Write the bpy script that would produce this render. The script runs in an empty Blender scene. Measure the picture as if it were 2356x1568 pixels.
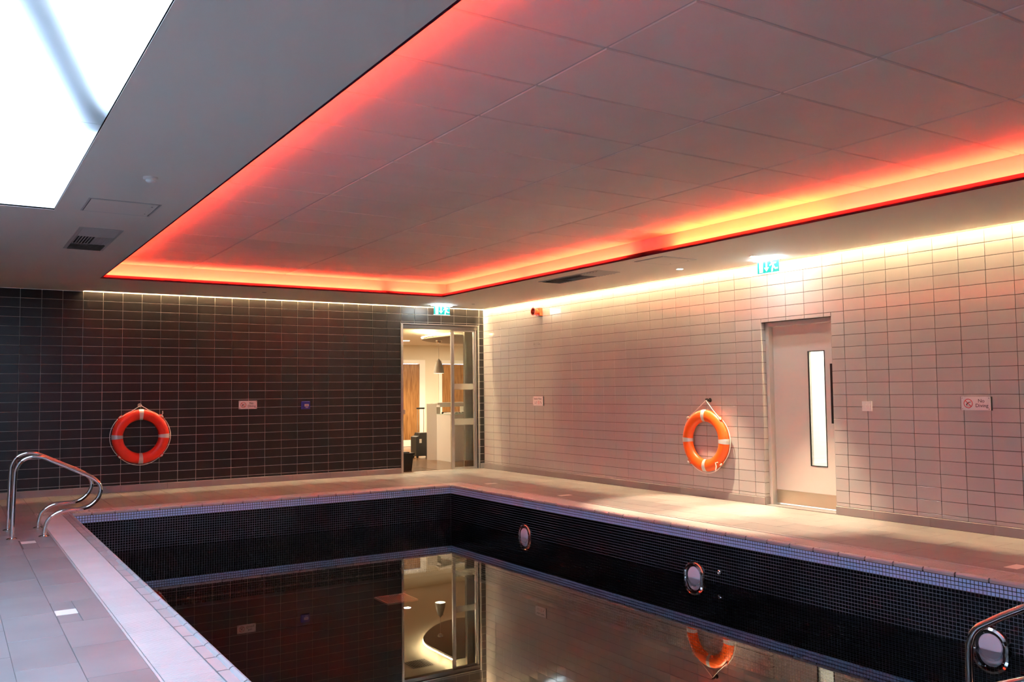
import bpy, math, random
from mathutils import Vector, Matrix
R = random.Random(7)
PI = math.pi
scene = bpy.context.scene
COL = scene.collection

# ------------------------------------------------------------------ camera
cam_d = bpy.data.cameras.new('camera'); cam = bpy.data.objects.new('camera', cam_d); COL.objects.link(cam)
cam_d.sensor_fit = 'HORIZONTAL'; cam_d.sensor_width = 36.0
cam_d.lens = 2023.94587 * 36.0 / 2356.0
cam_d.clip_start = 0.05; cam_d.clip_end = 100
fw = Vector((0.53953527, 0.84002939, 0.05702904)); rt = Vector((0.84168534, -0.53985805, -0.01091199)); up = Vector((-0.02162119, -0.05388791, 0.99831289))
M = Matrix((( rt.x, up.x, -fw.x, -7.797828), (rt.y, up.y, -fw.y, -13.051608), (rt.z, up.z, -fw.z, 1.308912), (0, 0, 0, 1)))
cam.matrix_world = M
scene.camera = cam

# ------------------------------------------------------------------ sky, exposure
GL = dict(sky=0.54, cove=5.6, slotr=13.0, slotb=24.0, down=9.0, exit=1.5, lobby=3.7, corr=1.2)   # level of each kind of light
world = bpy.data.worlds.new('sky'); scene.world = world; world.use_nodes = True
bg = world.node_tree.nodes['Background']
bg.inputs['Color'].default_value = (0.50, 0.70, 1.0, 1); bg.inputs['Strength'].default_value = 20.0 * GL['sky']
scene.view_settings.view_transform = 'Standard'; scene.view_settings.look = 'None'
scene.view_settings.gamma = 1.0; scene.view_settings.use_curve_mapping = False
scene.view_settings.exposure = 0.3
cy = scene.cycles
cy.use_denoising = True
try: cy.denoiser = 'OPENIMAGEDENOISE'
except Exception: pass
cy.max_bounces = 10; cy.diffuse_bounces = 5; cy.glossy_bounces = 4; cy.transmission_bounces = 6; cy.transparent_max_bounces = 12
cy.sample_clamp_indirect = 0.0; cy.caustics_reflective = False; cy.caustics_refractive = False

# light levels (strengths of the lamps the place has)
E_COVE = 34.0 * GL['cove']      # orange LED strip in the ceiling cove
E_SLOT = 30.0 * GL['slotr']      # warm LED strip over the tiled walls
W_DOWN = 75.0 * GL['down']      # recessed downlights
E_EXIT = 60.0 * GL['exit']      # lamp of the exit signs

# ------------------------------------------------------------------ materials
MATS = {}
def mat(name, col, rough=0.5, metal=0.0, emit=None, estr=0.0, spec=0.5, var=0.0, vscale=3.0, bump=0.0, bscale=40.0, coat=0.0):
    if name in MATS: return MATS[name]
    m = bpy.data.materials.new(name); m.use_nodes = True
    nt = m.node_tree; b = nt.nodes['Principled BSDF']
    b.inputs['Base Color'].default_value = (*col, 1); b.inputs['Roughness'].default_value = rough
    b.inputs['Metallic'].default_value = metal; b.inputs['Specular IOR Level'].default_value = spec
    b.inputs['Coat Weight'].default_value = coat
    if emit:
        b.inputs['Emission Color'].default_value = (*emit, 1); b.inputs['Emission Strength'].default_value = estr
    if var or bump:
        tc = nt.nodes.new('ShaderNodeNewGeometry')
    if var:
        n = nt.nodes.new('ShaderNodeTexNoise'); n.inputs['Scale'].default_value = vscale; n.inputs['Detail'].default_value = 5
        nt.links.new(tc.outputs['Position'], n.inputs['Vector'])
        oi = nt.nodes.new('ShaderNodeObjectInfo')
        add = nt.nodes.new('ShaderNodeMath'); add.operation = 'MULTIPLY_ADD'; add.inputs[1].default_value = 0.35; add.inputs[2].default_value = -0.18
        nt.links.new(oi.outputs['Random'], add.inputs[0])
        add2 = nt.nodes.new('ShaderNodeMath'); add2.operation = 'ADD'
        nt.links.new(n.outputs['Fac'], add2.inputs[0]); nt.links.new(add.outputs[0], add2.inputs[1])
        ramp = nt.nodes.new('ShaderNodeMapRange'); ramp.inputs['From Min'].default_value = 0.25; ramp.inputs['From Max'].default_value = 0.75
        ramp.inputs['To Min'].default_value = 1 - var; ramp.inputs['To Max'].default_value = 1 + var
        nt.links.new(add2.outputs[0], ramp.inputs['Value'])
        hsv = nt.nodes.new('ShaderNodeHueSaturation'); hsv.inputs['Color'].default_value = (*col, 1)
        nt.links.new(ramp.outputs[0], hsv.inputs['Value']); nt.links.new(hsv.outputs[0], b.inputs['Base Color'])
    if bump:
        n2 = nt.nodes.new('ShaderNodeTexNoise'); n2.inputs['Scale'].default_value = bscale; n2.inputs['Detail'].default_value = 3
        nt.links.new(tc.outputs['Position'], n2.inputs['Vector'])
        bp = nt.nodes.new('ShaderNodeBump'); bp.inputs['Strength'].default_value = bump; bp.inputs['Distance'].default_value = 0.004
        nt.links.new(n2.outputs['Fac'], bp.inputs['Height']); nt.links.new(bp.outputs[0], b.inputs['Normal'])
    MATS[name] = m
    return m
def mat_emit(name, col, s):
    if name in MATS: return MATS[name]
    m = bpy.data.materials.new(name); m.use_nodes = True; nt = m.node_tree
    for n in list(nt.nodes): nt.nodes.remove(n)
    o = nt.nodes.new('ShaderNodeOutputMaterial'); e = nt.nodes.new('ShaderNodeEmission')
    e.inputs['Color'].default_value = (*col, 1); e.inputs['Strength'].default_value = s
    nt.links.new(e.outputs[0], o.inputs['Surface']); MATS[name] = m
    return m
def mat_mix_glass(name, ior, tint, gloss=(1, 1, 1), rough=0.0):
    m = bpy.data.materials.new(name); m.use_nodes = True; nt = m.node_tree
    for n in list(nt.nodes): nt.nodes.remove(n)
    o = nt.nodes.new('ShaderNodeOutputMaterial'); mx = nt.nodes.new('ShaderNodeMixShader')
    t = nt.nodes.new('ShaderNodeBsdfTransparent'); t.inputs['Color'].default_value = (*tint, 1)
    g = nt.nodes.new('ShaderNodeBsdfGlossy'); g.inputs['Color'].default_value = (*gloss, 1); g.inputs['Roughness'].default_value = rough
    f = nt.nodes.new('ShaderNodeFresnel'); f.inputs['IOR'].default_value = ior
    nt.links.new(f.outputs[0], mx.inputs[0]); nt.links.new(t.outputs[0], mx.inputs[1]); nt.links.new(g.outputs[0], mx.inputs[2])
    nt.links.new(mx.outputs[0], o.inputs['Surface']); MATS[name] = m
    return m
def mat_diffuser(name, col, clear):
    m = bpy.data.materials.new(name); m.use_nodes = True; nt = m.node_tree
    for n in list(nt.nodes): nt.nodes.remove(n)
    o = nt.nodes.new('ShaderNodeOutputMaterial'); mx = nt.nodes.new('ShaderNodeMixShader'); mx.inputs[0].default_value = clear
    a = nt.nodes.new('ShaderNodeBsdfTranslucent'); a.inputs['Color'].default_value = (*col, 1)
    t = nt.nodes.new('ShaderNodeBsdfTransparent'); t.inputs['Color'].default_value = (*col, 1)
    nt.links.new(a.outputs[0], mx.inputs[1]); nt.links.new(t.outputs[0], mx.inputs[2]); nt.links.new(mx.outputs[0], o.inputs['Surface'])
    MATS[name] = m
    return m
def mat_wood(name, c1, c2, rough, scale=(14, 14, 1.2), spec=0.4):
    m = bpy.data.materials.new(name); m.use_nodes = True; nt = m.node_tree; b = nt.nodes['Principled BSDF']
    b.inputs['Roughness'].default_value = rough; b.inputs['Specular IOR Level'].default_value = spec
    g = nt.nodes.new('ShaderNodeTexCoord'); mp = nt.nodes.new('ShaderNodeMapping'); mp.inputs['Scale'].default_value = scale
    n = nt.nodes.new('ShaderNodeTexNoise'); n.inputs['Scale'].default_value = 1.5; n.inputs['Detail'].default_value = 6; n.inputs['Distortion'].default_value = 1.4
    r = nt.nodes.new('ShaderNodeValToRGB'); r.color_ramp.elements[0].position = 0.32; r.color_ramp.elements[1].position = 0.68
    r.color_ramp.elements[0].color = (*c1, 1); r.color_ramp.elements[1].color = (*c2, 1)
    nt.links.new(g.outputs['Object'], mp.inputs[0]); nt.links.new(mp.outputs[0], n.inputs['Vector']); nt.links.new(n.outputs['Fac'], r.inputs[0]); nt.links.new(r.outputs[0], b.inputs['Base Color'])
    MATS[name] = m
    return m
m_btile = mat('black_tile', (0.017, 0.013, 0.012), 0.33, var=0.12, vscale=1.2, bump=0.03, bscale=9, spec=0.5)
m_bgrout = mat('pale_grout', (0.60, 0.53, 0.48), 0.8)
m_wtile = mat('white_tile', (0.48, 0.435, 0.41), 0.13, var=0.05, vscale=0.8, bump=0.04, bscale=7, spec=0.5)
m_wgrout = mat('brown_grout', (0.10, 0.065, 0.05), 0.8)
m_deck = mat('deck_porcelain', (0.26, 0.230, 0.218), 0.42, var=0.13, vscale=2.2, bump=0.06, bscale=60, spec=0.4)
m_deckg = mat('deck_grout', (0.15, 0.125, 0.115), 0.8)
m_base = mat('base_porcelain', (0.30, 0.25, 0.235), 0.45, var=0.06, vscale=3)
m_soffit = mat('soffit_paint', (0.78, 0.715, 0.645), 0.7, var=0.03, vscale=0.7)
m_cove = mat('cove_paint', (0.75, 0.72, 0.68), 0.7)
m_ctile = mat('ceiling_tile_board', (0.92, 0.84, 0.75), 0.85, var=0.03, vscale=2.5, bump=0.15, bscale=140)
m_cgrid = mat('ceiling_grid', (0.66, 0.62, 0.58), 0.5)
m_wallp = mat('wall_plaster', (0.30, 0.28, 0.27), 0.8)
m_rib = mat('white_ribbed_ceramic', (0.53, 0.50, 0.475), 0.4, var=0.05, vscale=4)
m_nose = mat('pale_nosing_ceramic', (0.46, 0.44, 0.43), 0.28, var=0.08, vscale=5)
m_dark = mat('dark_joint', (0.012, 0.011, 0.011), 0.6)
m_mosw = mat('pale_mosaic', (0.46, 0.68, 1.0), 0.2)
m_mosb = mat('black_mosaic', (0.005, 0.005, 0.006), 0.16)
m_mosg = mat('mosaic_grout', (0.13, 0.135, 0.155), 0.7, var=0.75, vscale=1.6)
m_mosgd = mat('band_grout', (0.02, 0.02, 0.024), 0.7)
m_water = mat_mix_glass('pool_water', 1.50, (0.88, 0.92, 0.93))
m_glass = mat_mix_glass('door_glass', 1.5, (0.93, 0.95, 0.93))
m_grate = mat('pale_grate', (0.90, 0.84, 0.74), 0.35)
m_chrome = mat('polished_steel', (0.74, 0.72, 0.70), 0.05, 1.0)
m_steel = mat('brushed_steel', (0.68, 0.58, 0.47), 0.32, 1.0)
m_alu = mat('satin_aluminium', (0.55, 0.51, 0.48), 0.35, 0.85)
m_orange = mat('buoy_orange', (0.86, 0.115, 0.012), 0.38, spec=0.5)
m_tape = mat('reflective_tape', (0.62, 0.60, 0.58), 0.35, 0.3)
m_rope = mat('white_rope', (0.82, 0.76, 0.68), 0.8)
m_red = mat('alarm_red', (0.75, 0.06, 0.02), 0.35)
m_redprint = mat('red_print', (0.55, 0.012, 0.02), 0.4)
m_blkprint = mat('black_print', (0.02, 0.014, 0.014), 0.5)
m_sign = mat('sign_acrylic', (0.80, 0.76, 0.74), 0.2)
m_black = mat('black_plastic', (0.012, 0.011, 0.011), 0.4)
m_blue = mat('call_point_blue', (0.03, 0.03, 0.30), 0.35)
m_wplast = mat('white_plastic', (0.80, 0.76, 0.72), 0.35)
m_grille = mat('grille_paint', (0.50, 0.47, 0.45), 0.5)
m_dpaint = mat('door_paint', (0.66, 0.60, 0.53), 0.4, var=0.02)
m_cream = mat('cream_wall', (0.72, 0.64, 0.50), 0.7)
m_lceil = mat('lobby_ceiling_paint', (0.74, 0.70, 0.62), 0.75)
m_raft = mat('raft_grey', (0.40, 0.37, 0.33), 0.75)
m_whitep = mat('white_gloss_paint', (0.82, 0.78, 0.70), 0.3)
m_desk = mat('white_laminate', (0.84, 0.80, 0.74), 0.25)
m_deskg = mat('glass_green_panel', (0.66, 0.76, 0.66), 0.2)
m_paper = mat('paper', (0.75, 0.72, 0.66), 0.8)
m_wdoor = mat_wood('walnut_veneer', (0.20, 0.085, 0.025), (0.40, 0.20, 0.07), 0.4)
m_wfloor = mat_wood('walnut_floor', (0.13, 0.06, 0.025), (0.26, 0.13, 0.06), 0.22, (6, 1.0, 6))
m_green = mat('exit_green', (0.0, 0.10, 0.085), 0.4, emit=(0.0, 0.50, 0.44), estr=0.8 * min(1.0, GL['exit']))
m_exitw = mat('exit_white', (0.6, 0.65, 0.65), 0.4, emit=(0.85, 1.0, 1.0), estr=1.1 * min(1.0, GL['exit']))
m_exitlamp = mat_emit('exit_lamp', (0.82, 0.93, 1.0), E_EXIT)
m_led = mat_emit('orange_led', (1.0, 0.045, 0.017), E_COVE)
m_led2 = mat_emit('orange_led_bright', (1.0, 0.060, 0.014), E_COVE * 1.35)
m_slot = mat_emit('warm_led', (1.0, 0.80, 0.46), E_SLOT)
m_slotb = mat_emit('warm_led_back', (1.0, 0.80, 0.46), 16.5 * GL['slotb'])
m_lobled = mat_emit('lobby_led', (1.0, 0.76, 0.40), 26.0 * GL['lobby'])
m_lamp = mat_emit('downlight_lamp', (1.0, 0.86, 0.62), 25.0 * GL['down'])
m_lens = mat('light_lens', (0.80, 0.84, 0.92), 0.12, spec=0.6)
m_diff = mat_diffuser('rooflight_diffuser', (0.92, 0.95, 1.0), 0.0)
m_lip = mat_diffuser('opal_cove_profile', (0.30, 0.16, 0.22), 0.0)
m_rafter = mat('rafter_grey', (0.35, 0.36, 0.36), 0.8)

# ------------------------------------------------------------------ mesh helpers
class MB:
    def __init__(s): s.v = []; s.f = []; s.mi = []; s.cur = 0
    def poly(s, pts):
        b = len(s.v); s.v += [tuple(p) for p in pts]; s.f.append(tuple(range(b, b + len(pts)))); s.mi.append(s.cur); return s
    def box(s, x0, x1, y0, y1, z0, z1, skip=''):
        b = len(s.v)
        s.v += [(x0,y0,z0),(x1,y0,z0),(x1,y1,z0),(x0,y1,z0),(x0,y0,z1),(x1,y0,z1),(x1,y1,z1),(x0,y1,z1)]
        fs = {'b':(0,3,2,1),'t':(4,5,6,7),'f':(0,1,5,4),'r':(1,2,6,5),'k':(2,3,7,6),'l':(3,0,4,7)}
        for k, f in fs.items():
            if k not in skip: s.f.append(tuple(b + i for i in f)); s.mi.append(s.cur)
        return s
    def bar(s, a, b_, w, h):          # box along a->b
        a, b_ = Vector(a), Vector(b_); d = (b_ - a).normalized()
        u = d.cross(Vector((0, 0, 1)));
        if u.length < 1e-4: u = Vector((1, 0, 0))
        u.normalize(); n = u.cross(d)
        b0 = len(s.v)
        for p in (a, b_):
            for (i, j) in ((-1,-1),(1,-1),(1,1),(-1,1)): s.v.append(tuple(p + u*i*w/2 + n*j*h/2))
        for f in ((3,2,1,0),(4,5,6,7),(0,1,5,4),(1,2,6,5),(2,3,7,6),(3,0,4,7)): s.f.append(tuple(b0 + i for i in f)); s.mi.append(s.cur)
        return s
    def tube(s, path, r, n=10, closed=False, cap=True):
        P = [Vector(p) for p in path]; m = len(P); b = len(s.v)
        rr = r if isinstance(r, (list, tuple)) else [r] * m
        T = []
        for i in range(m):
            if closed: t = P[(i+1) % m] - P[i-1]
            else: t = P[min(i+1, m-1)] - P[max(i-1, 0)]
            T.append(t.normalized())
        u = T[0].cross(Vector((0.0, 0.0, 1.0)))
        if u.length < 1e-3: u = T[0].cross(Vector((0.0, 1.0, 0.0)))
        u.normalize()
        for i in range(m):
            if i:
                u = u - T[i] * u.dot(T[i])
                if u.length < 1e-6: u = T[i].orthogonal()
                u.normalize()
            w = T[i].cross(u)
            for k in range(n):
                a = 2*PI*k/n; s.v.append(tuple(P[i] + (u*math.cos(a) + w*math.sin(a)) * rr[i]))
        for i in range(m if closed else m-1):
            j = (i+1) % m
            for k in range(n):
                s.f.append((b+i*n+k, b+i*n+(k+1)%n, b+j*n+(k+1)%n, b+j*n+k)); s.mi.append(s.cur)
        if cap and not closed:
            s.f.append(tuple(b+k for k in reversed(range(n)))); s.f.append(tuple(b+(m-1)*n+k for k in range(n))); s.mi += [s.cur, s.cur]
        return s
    def lathe(s, prof, c=(0,0,0), ax='z', n=24):   # prof: (r, h) list, ends closed when r=0
        b = len(s.v); m = len(prof)
        for (r, h) in prof:
            for k in range(n):
                a = 2*PI*k/n; x, y = r*math.cos(a), r*math.sin(a)
                p = {'z':(x,y,h),'y':(x,h,-y),'x':(h,x,y)}[ax]
                s.v.append((c[0]+p[0], c[1]+p[1], c[2]+p[2]))
        for i in range(m-1):
            for k in range(n):
                s.f.append((b+i*n+k, b+i*n+(k+1)%n, b+(i+1)*n+(k+1)%n, b+(i+1)*n+k)); s.mi.append(s.cur)
        return s
    def prism(s, pts, off):            # polygon pts extruded by vector off
        b = len(s.v); n = len(pts); o = Vector(off)
        s.v += [tuple(p) for p in pts] + [tuple(Vector(p)+o) for p in pts]
        s.f.append(tuple(range(b+n-1, b-1, -1))); s.f.append(tuple(range(b+n, b+2*n))); s.mi += [s.cur]*2
        for k in range(n): s.f.append((b+k, b+(k+1)%n, b+n+(k+1)%n, b+n+k)); s.mi.append(s.cur)
        return s
    def mesh(s, name):
        me = bpy.data.meshes.new(name); me.from_pydata(s.v, [], s.f); me.update()
        return me
    def build(s, name, m, parent=None, smooth=False, fix=True):
        me = s.mesh(name)
        for mm in (m if isinstance(m, (list, tuple)) else [m]): me.materials.append(mm)
        if max(s.mi, default=0):
            me.polygons.foreach_set('material_index', s.mi)
        if smooth:
            me.polygons.foreach_set('use_smooth', [True]*len(me.polygons))
            try: me.set_sharp_from_angle(angle=math.radians(38))
            except Exception: pass
        return link(name, me, parent)
def link(name, me, parent=None, mw=None):
    o = bpy.data.objects.new(name, me); COL.objects.link(o)
    if parent is not None: o.parent = parent
    if mw is not None: o.matrix_basis = mw
    return o
def tag(o, label=None, cat=None, group=None, kind=None):
    if label: o['label'] = label
    if cat: o['category'] = cat
    if group: o['group'] = group
    if kind: o['kind'] = kind
    return o
def empty(name, loc=(0,0,0), rz=0.0):
    o = bpy.data.objects.new(name, None); COL.objects.link(o); o.location = loc; o.rotation_euler = (0,0,rz); o.empty_display_size = 0.1
    return o
def copy_tree(o, parent=None):
    c = o.copy(); COL.objects.link(c); c.parent = parent
    for ch in list(o.children): copy_tree(ch, c)
    return c
def text_mesh(body, size, align='CENTER', depth=0.0006):
    cu = bpy.data.curves.new('lettering', 'FONT'); cu.body = body; cu.size = size; cu.align_x = align; cu.align_y = 'CENTER'; cu.extrude = depth
    cu.resolution_u = 3
    ob = bpy.data.objects.new('lettering', cu); COL.objects.link(ob)
    dg = bpy.context.evaluated_depsgraph_get(); dg.update()
    me = bpy.data.meshes.new_from_object(ob.evaluated_get(dg)); bpy.data.objects.remove(ob); bpy.data.curves.remove(cu)
    return me
def sub_rect(rects, hole):
    out = []
    a0, a1, b0, b1 = hole
    for (x0, x1, y0, y1) in rects:
        if x1 <= a0 or x0 >= a1 or y1 <= b0 or y0 >= b1: out.append((x0,x1,y0,y1)); continue
        if x0 < a0: out.append((x0,a0,y0,y1)); x0 = a0
        if x1 > a1: out.append((a1,x1,y0,y1)); x1 = a1
        if y0 < b0: out.append((x0,x1,y0,b0))
        if y1 > b1: out.append((x0,x1,b1,y1))
    return out
CACHE = {}
def tile_mesh(w, h, t, ch, m, name):      # faces -Y, centred, front at y=0, body to y=+t, chamfered rim
    k = (round(w,4), round(h,4), t, m.name)
    if k in CACHE: return CACHE[k]
    mb = MB(); a, b = w/2, h/2; c = min(ch, a*0.4, b*0.4)
    mb.v = [(-a,t,-b),(a,t,-b),(a,t,b),(-a,t,b),(-a,ch,-b),(a,ch,-b),(a,ch,b),(-a,ch,b),(-a+c,0,-b+c),(a-c,0,-b+c),(a-c,0,b-c),(-a+c,0,b-c)]
    mb.f = [(8,9,10,11)] + [(4+i,4+(i+1)%4,8+(i+1)%4,8+i) for i in range(4)] + [(i,(i+1)%4,4+(i+1)%4,4+i) for i in range(4)]
    me = mb.mesh(name); me.materials.append(m); CACHE[k] = me
    return me
CAMP = Vector((-7.797828, -13.051608, 1.308912))
def lay_tiles(parent, places, name, m, t, ch, rest_name, limit=300):
    """places: (centre, rz, w, h, score); the `limit` best by score become parts, the rest one joined part"""
    places = sorted(places, key=lambda p: p[4])
    for (c, rz, w, h, s) in places[:limit]:
        o = link(name, tile_mesh(w, h, t, ch, m, name), parent); o.location = c; o.rotation_euler = (0,0,rz)
    rest = places[limit:]
    if rest:
        mb = MB()
        for (c, rz, w, h, s) in rest:
            me = tile_mesh(w, h, t, ch, m, name); b = len(mb.v); mw = Matrix.Translation(c) @ Matrix.Rotation(rz, 4, 'Z')
            mb.v += [tuple(mw @ v.co) for v in me.vertices]; 
            for p in me.polygons: mb.f.append(tuple(b+i for i in p.vertices)); mb.mi.append(0)
        o = mb.build(rest_name, m, parent); o['kind'] = 'stuff'

# ------------------------------------------------------------------ dimensions read from the photograph
H = 0.1236; WB = 0.24757; WR = 0.24864; CB = 0.08555; CR = 0.30624
def zL(L): return (21.995 - L) * H
CE = 2.718                       # soffit
XL, YF = -9.4, -14.6             # far sides of the room behind / beside the camera
GD = (-1.57, -0.088, 2.436)      # glass door opening x0,x1,top
RD = (-7.11, -6.165, 2.057)      # white door opening y0,y1,top
ZW = -0.467                      # water
PX0, PX1, PY0, PY1 = -6.60, -1.83, -11.7, -2.13       # pool inner edges
GX0, GX1, GY0, GY1 = -6.94, -1.48, -12.04, -1.79      # outer edges of the ribbed strip
ZB = 0.086                       # baseboard top

# ------------------------------------------------------------------ walls
def wall_slab(name, rects, fixed, thick, axis, m):
    mb = MB()
    for (a0, a1, z0, z1) in rects:
        if axis == 'y': mb.box(a0, a1, fixed, fixed+thick, z0, z1)
        else: mb.box(fixed, fixed+thick, a0, a1, z0, z1)
    return mb.build(name, m)
wb = wall_slab('wall_back', sub_rect([(XL, 0.2, -0.3, 3.05)], (GD[0], GD[1], -0.02, GD[2])), 0.006, 0.094, 'y', m_bgrout)
tag(wb, 'wall of glossy black tiles with pale joints behind the pool', kind='structure')
wr = wall_slab('wall_right', sub_rect([(YF, 0.006, -0.3, 3.05)], (RD[0], RD[1], -0.02, RD[2])), 0.006, 0.194, 'x', m_wgrout)
tag(wr, 'wall of glossy white tiles with dark joints along the pool', kind='structure')
g = 0.0065
rows = [(zL(r+1), zL(r)) for r in range(21)] + [(ZB, zL(21))]
places = []
xs = [0.0, -CB] + [-CB - k*WB for k in range(1, 38)]
for i in range(len(xs)-1):
    x1, x0 = xs[i], max(xs[i+1], XL)
    if x0 >= x1: continue
    for (z0, z1) in rows:
        for (a0, a1, b0, b1) in sub_rect([(x0, x1, z0, z1)], (GD[0]-0.006, GD[1], 0, GD[2]+0.006)):
            w, h = a1-a0-g, b1-b0-g
            if w < 0.02 or h < 0.012: continue
            c = Vector(((a0+a1)/2, 0.0, (b0+b1)/2)); sc = (c-CAMP).length - 3*w*h/0.03 + (100 if c.x < -7.35 else 0)
            places.append((c, 0.0, w, h, sc))
lay_tiles(wb, places, 'black_wall_tile', m_btile, 0.006, 0.0012, 'more_black_wall_tiles')
# return of black tiles inside the glass door opening
for (z0, z1) in rows:
    z1b = min(z1, GD[2])
    if z1b - z0 < 0.03: continue
    o = link('black_wall_tile', tile_mesh(0.062, z1b-z0-g, 0.006, 0.0012, m_btile, 'black_wall_tile'), wb); o.location = (GD[1]-0.006, 0.036, (z0+z1b)/2); o.rotation_euler = (0,0,-PI/2)
places = []
gr = 0.0048
ys = [0.0, -CR] + [-CR - k*WR for k in range(1, 60)]
for i in range(len(ys)-1):
    y1, y0 = ys[i], max(ys[i+1], YF)
    if y0 >= y1: continue
    for (z0, z1) in rows:
        for (a0, a1, b0, b1) in sub_rect([(y0, y1, z0, z1)], (RD[0], RD[1], 0, RD[2])):
            w, h = a1-a0-gr, b1-b0-gr
            if w < 0.012 or h < 0.012: continue
            c = Vector((0.0, (a0+a1)/2, (b0+b1)/2)); sc = (c-CAMP).length - 3*w*h/0.03 + (100 if c.y < -9.95 else 0)
            places.append((c, -PI/2, w, h, sc))
lay_tiles(wr, places, 'white_wall_tile', m_wtile, 0.006, 0.0012, 'more_white_wall_tiles')
for (z0, z1) in rows:                # tiled reveals of the white door
    z1b = min(z1, RD[2])
    if z1b - z0 < 0.03: continue
    for (yy, rz) in ((RD[1]-0.004, 0.0), (RD[0]+0.004, PI)):
        o = link('white_wall_tile', tile_mesh(0.066, z1b-z0-gr, 0.004, 0.0012, m_wtile, 'white_wall_tile'), wr); o.location = (0.036, yy, (z0+z1b)/2); o.rotation_euler = (0,0,rz)
wl = MB().box(XL-0.2, XL, YF, 0.1, -0.3, 3.05).build('wall_left', m_wallp); tag(wl, 'plain grey wall beside the rooflight', kind='structure')
wf = MB().box(XL-0.2, 0.2, YF-0.2, YF, -0.3, 3.05).build('wall_front', m_wallp); tag(wf, 'plain grey wall behind the viewer', kind='structure')

# baseboards of porcelain pieces
def baseboard(name, label, spans, axis, piece=0.598):
    root = empty(name); tag(root, label, kind='structure')
    for (a0, a1, start) in spans:
        cuts = [a1]; p = start
        while p > a0 + 0.02:
            if p < a1 - 0.02: cuts.append(p)
            p -= piece
        cuts.append(a0)
        for k in range(len(cuts)-1):
            hi, lo = cuts[k]-0.001, cuts[k+1]+0.001
            mb = MB()
            pts = [(-0.0, 0.0), (-0.012, 0.0), (-0.012, ZB-0.004), (-0.008, ZB-0.001), (0.006, ZB-0.001), (0.006, 0.0)]
            if axis == 'y': mb.prism([(lo, p_[0], p_[1]) for p_ in pts], (hi-lo, 0, 0))
            else: mb.prism([(p_[0], hi, p_[1]) for p_ in pts], (0, lo-hi, 0))
            mb.build('baseboard_piece', m_base, root)
baseboard('baseboard_back', 'grey porcelain skirting under the black tiled wall', [(XL, GD[0]-0.004, -2.184), (GD[1], -0.012, -0.05)], 'y')
baseboard('baseboard_right', 'grey porcelain skirting under the white tiled wall', [(RD[1], 0.0, -0.62), (YF, RD[0], -7.55)], 'x')
MB().box(0.0, 0.075, RD[1]-0.011, RD[1], 0, ZB-0.001).build('baseboard_piece', m_base, bpy.data.objects['baseboard_right'])

# ------------------------------------------------------------------ floor deck
mb = MB()
for (x0, x1, y0, y1) in sub_rect([(XL, 0.2, YF, 0.1)], (GX0+0.01, GX1-0.01, GY0+0.01, GY1-0.01)): mb.box(x0, x1, y0, y1, -0.25, -0.005)
fl = mb.build('floor', m_deckg); tag(fl, 'pool deck of large grey porcelain tiles around the pool', kind='structure')
FW_, FL_ = 0.277, 0.59
def floor_tile(w, l):
    k = ('floor', round(w,3), round(l,3))
    if k in CACHE: return CACHE[k]
    mb = MB(); a, b = w/2, l/2; c = 0.0015
    mb.v = [(-a,-b,-0.012),(a,-b,-0.012),(a,b,-0.012),(-a,b,-0.012),(-a,-b,-c),(a,-b,-c),(a,b,-c),(-a,b,-c),(-a+c,-b+c,0),(a-c,-b+c,0),(a-c,b-c,0),(-a+c,b-c,0)]
    mb.f = [(8,9,10,11)] + [(4+i,4+(i+1)%4,8+(i+1)%4,8+i) for i in range(4)] + [(i,(i+1)%4,4+(i+1)%4,4+i) for i in range(4)]
    me = mb.mesh('deck_tile'); me.materials.append(m_deck); CACHE[k] = me
    return me
MARKS = [(-7.219,-7.097,-7.08,-6.942), (-7.21,-7.09,-4.02,-3.88), (-7.21,-7.09,-9.99,-9.85), (-1.33,-1.15,-4.08,-3.98), (-1.33,-1.15,-2.30,-2.20), (-1.33,-1.15,-9.63,-9.53), (-1.33,-1.15,-6.9,-6.8)]
MARKS = [MARKS[0], MARKS[1], MARKS[3], MARKS[4], MARKS[5]]
fp = []
k = 0
x1 = -6.945 + FW_*26
col_i = 0
while x1 > XL:
    x0 = x1 - FW_
    off = -6.70 if (col_i % 2 == 0) else -6.985
    y1 = off + FL_*13
    while y1 > YF:
        y0 = y1 - FL_
        rs = [(max(x0,XL), min(x1,0.0), max(y0,YF), min(y1,0.0))]
        if rs[0][0] < rs[0][1] and rs[0][2] < rs[0][3]:
            rs = sub_rect(rs, (GX0-0.001, GX1+0.001, GY0-0.001, GY1+0.001))
            for mk in MARKS: rs = sub_rect(rs, mk)
            for r_ in rs:
                if r_[1]-r_[0] > 0.02 and r_[3]-r_[2] > 0.02: fp.append(r_)
        y1 = y0
    x1 = x0; col_i += 1
def fscore(r_):
    c = Vector(((r_[0]+r_[1])/2, (r_[2]+r_[3])/2, 0)); d = c-CAMP
    z = d.dot(fw); u = d.dot(rt)/z if z > 0.5 else 9; v = d.dot(up)/z if z > 0.5 else -9
    vis = abs(u) < 0.60 and abs(v) < 0.41
    return d.length + (0 if vis else 100)
fp.sort(key=fscore)
gapf = 0.003
for r_ in fp[:300]:
    o = link('deck_tile', floor_tile(r_[1]-r_[0]-gapf, r_[3]-r_[2]-gapf), fl); o.location = ((r_[0]+r_[1])/2, (r_[2]+r_[3])/2, R.uniform(-0.0004, 0.0004))
mb = MB()
for r_ in fp[300:]:
    mb.box(r_[0]+gapf/2, r_[1]-gapf/2, r_[2]+gapf/2, r_[3]-gapf/2, -0.012, 0.0)
if fp[300:]: tag(mb.build('more_deck_tiles', m_deck, fl), kind='stuff')
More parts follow.
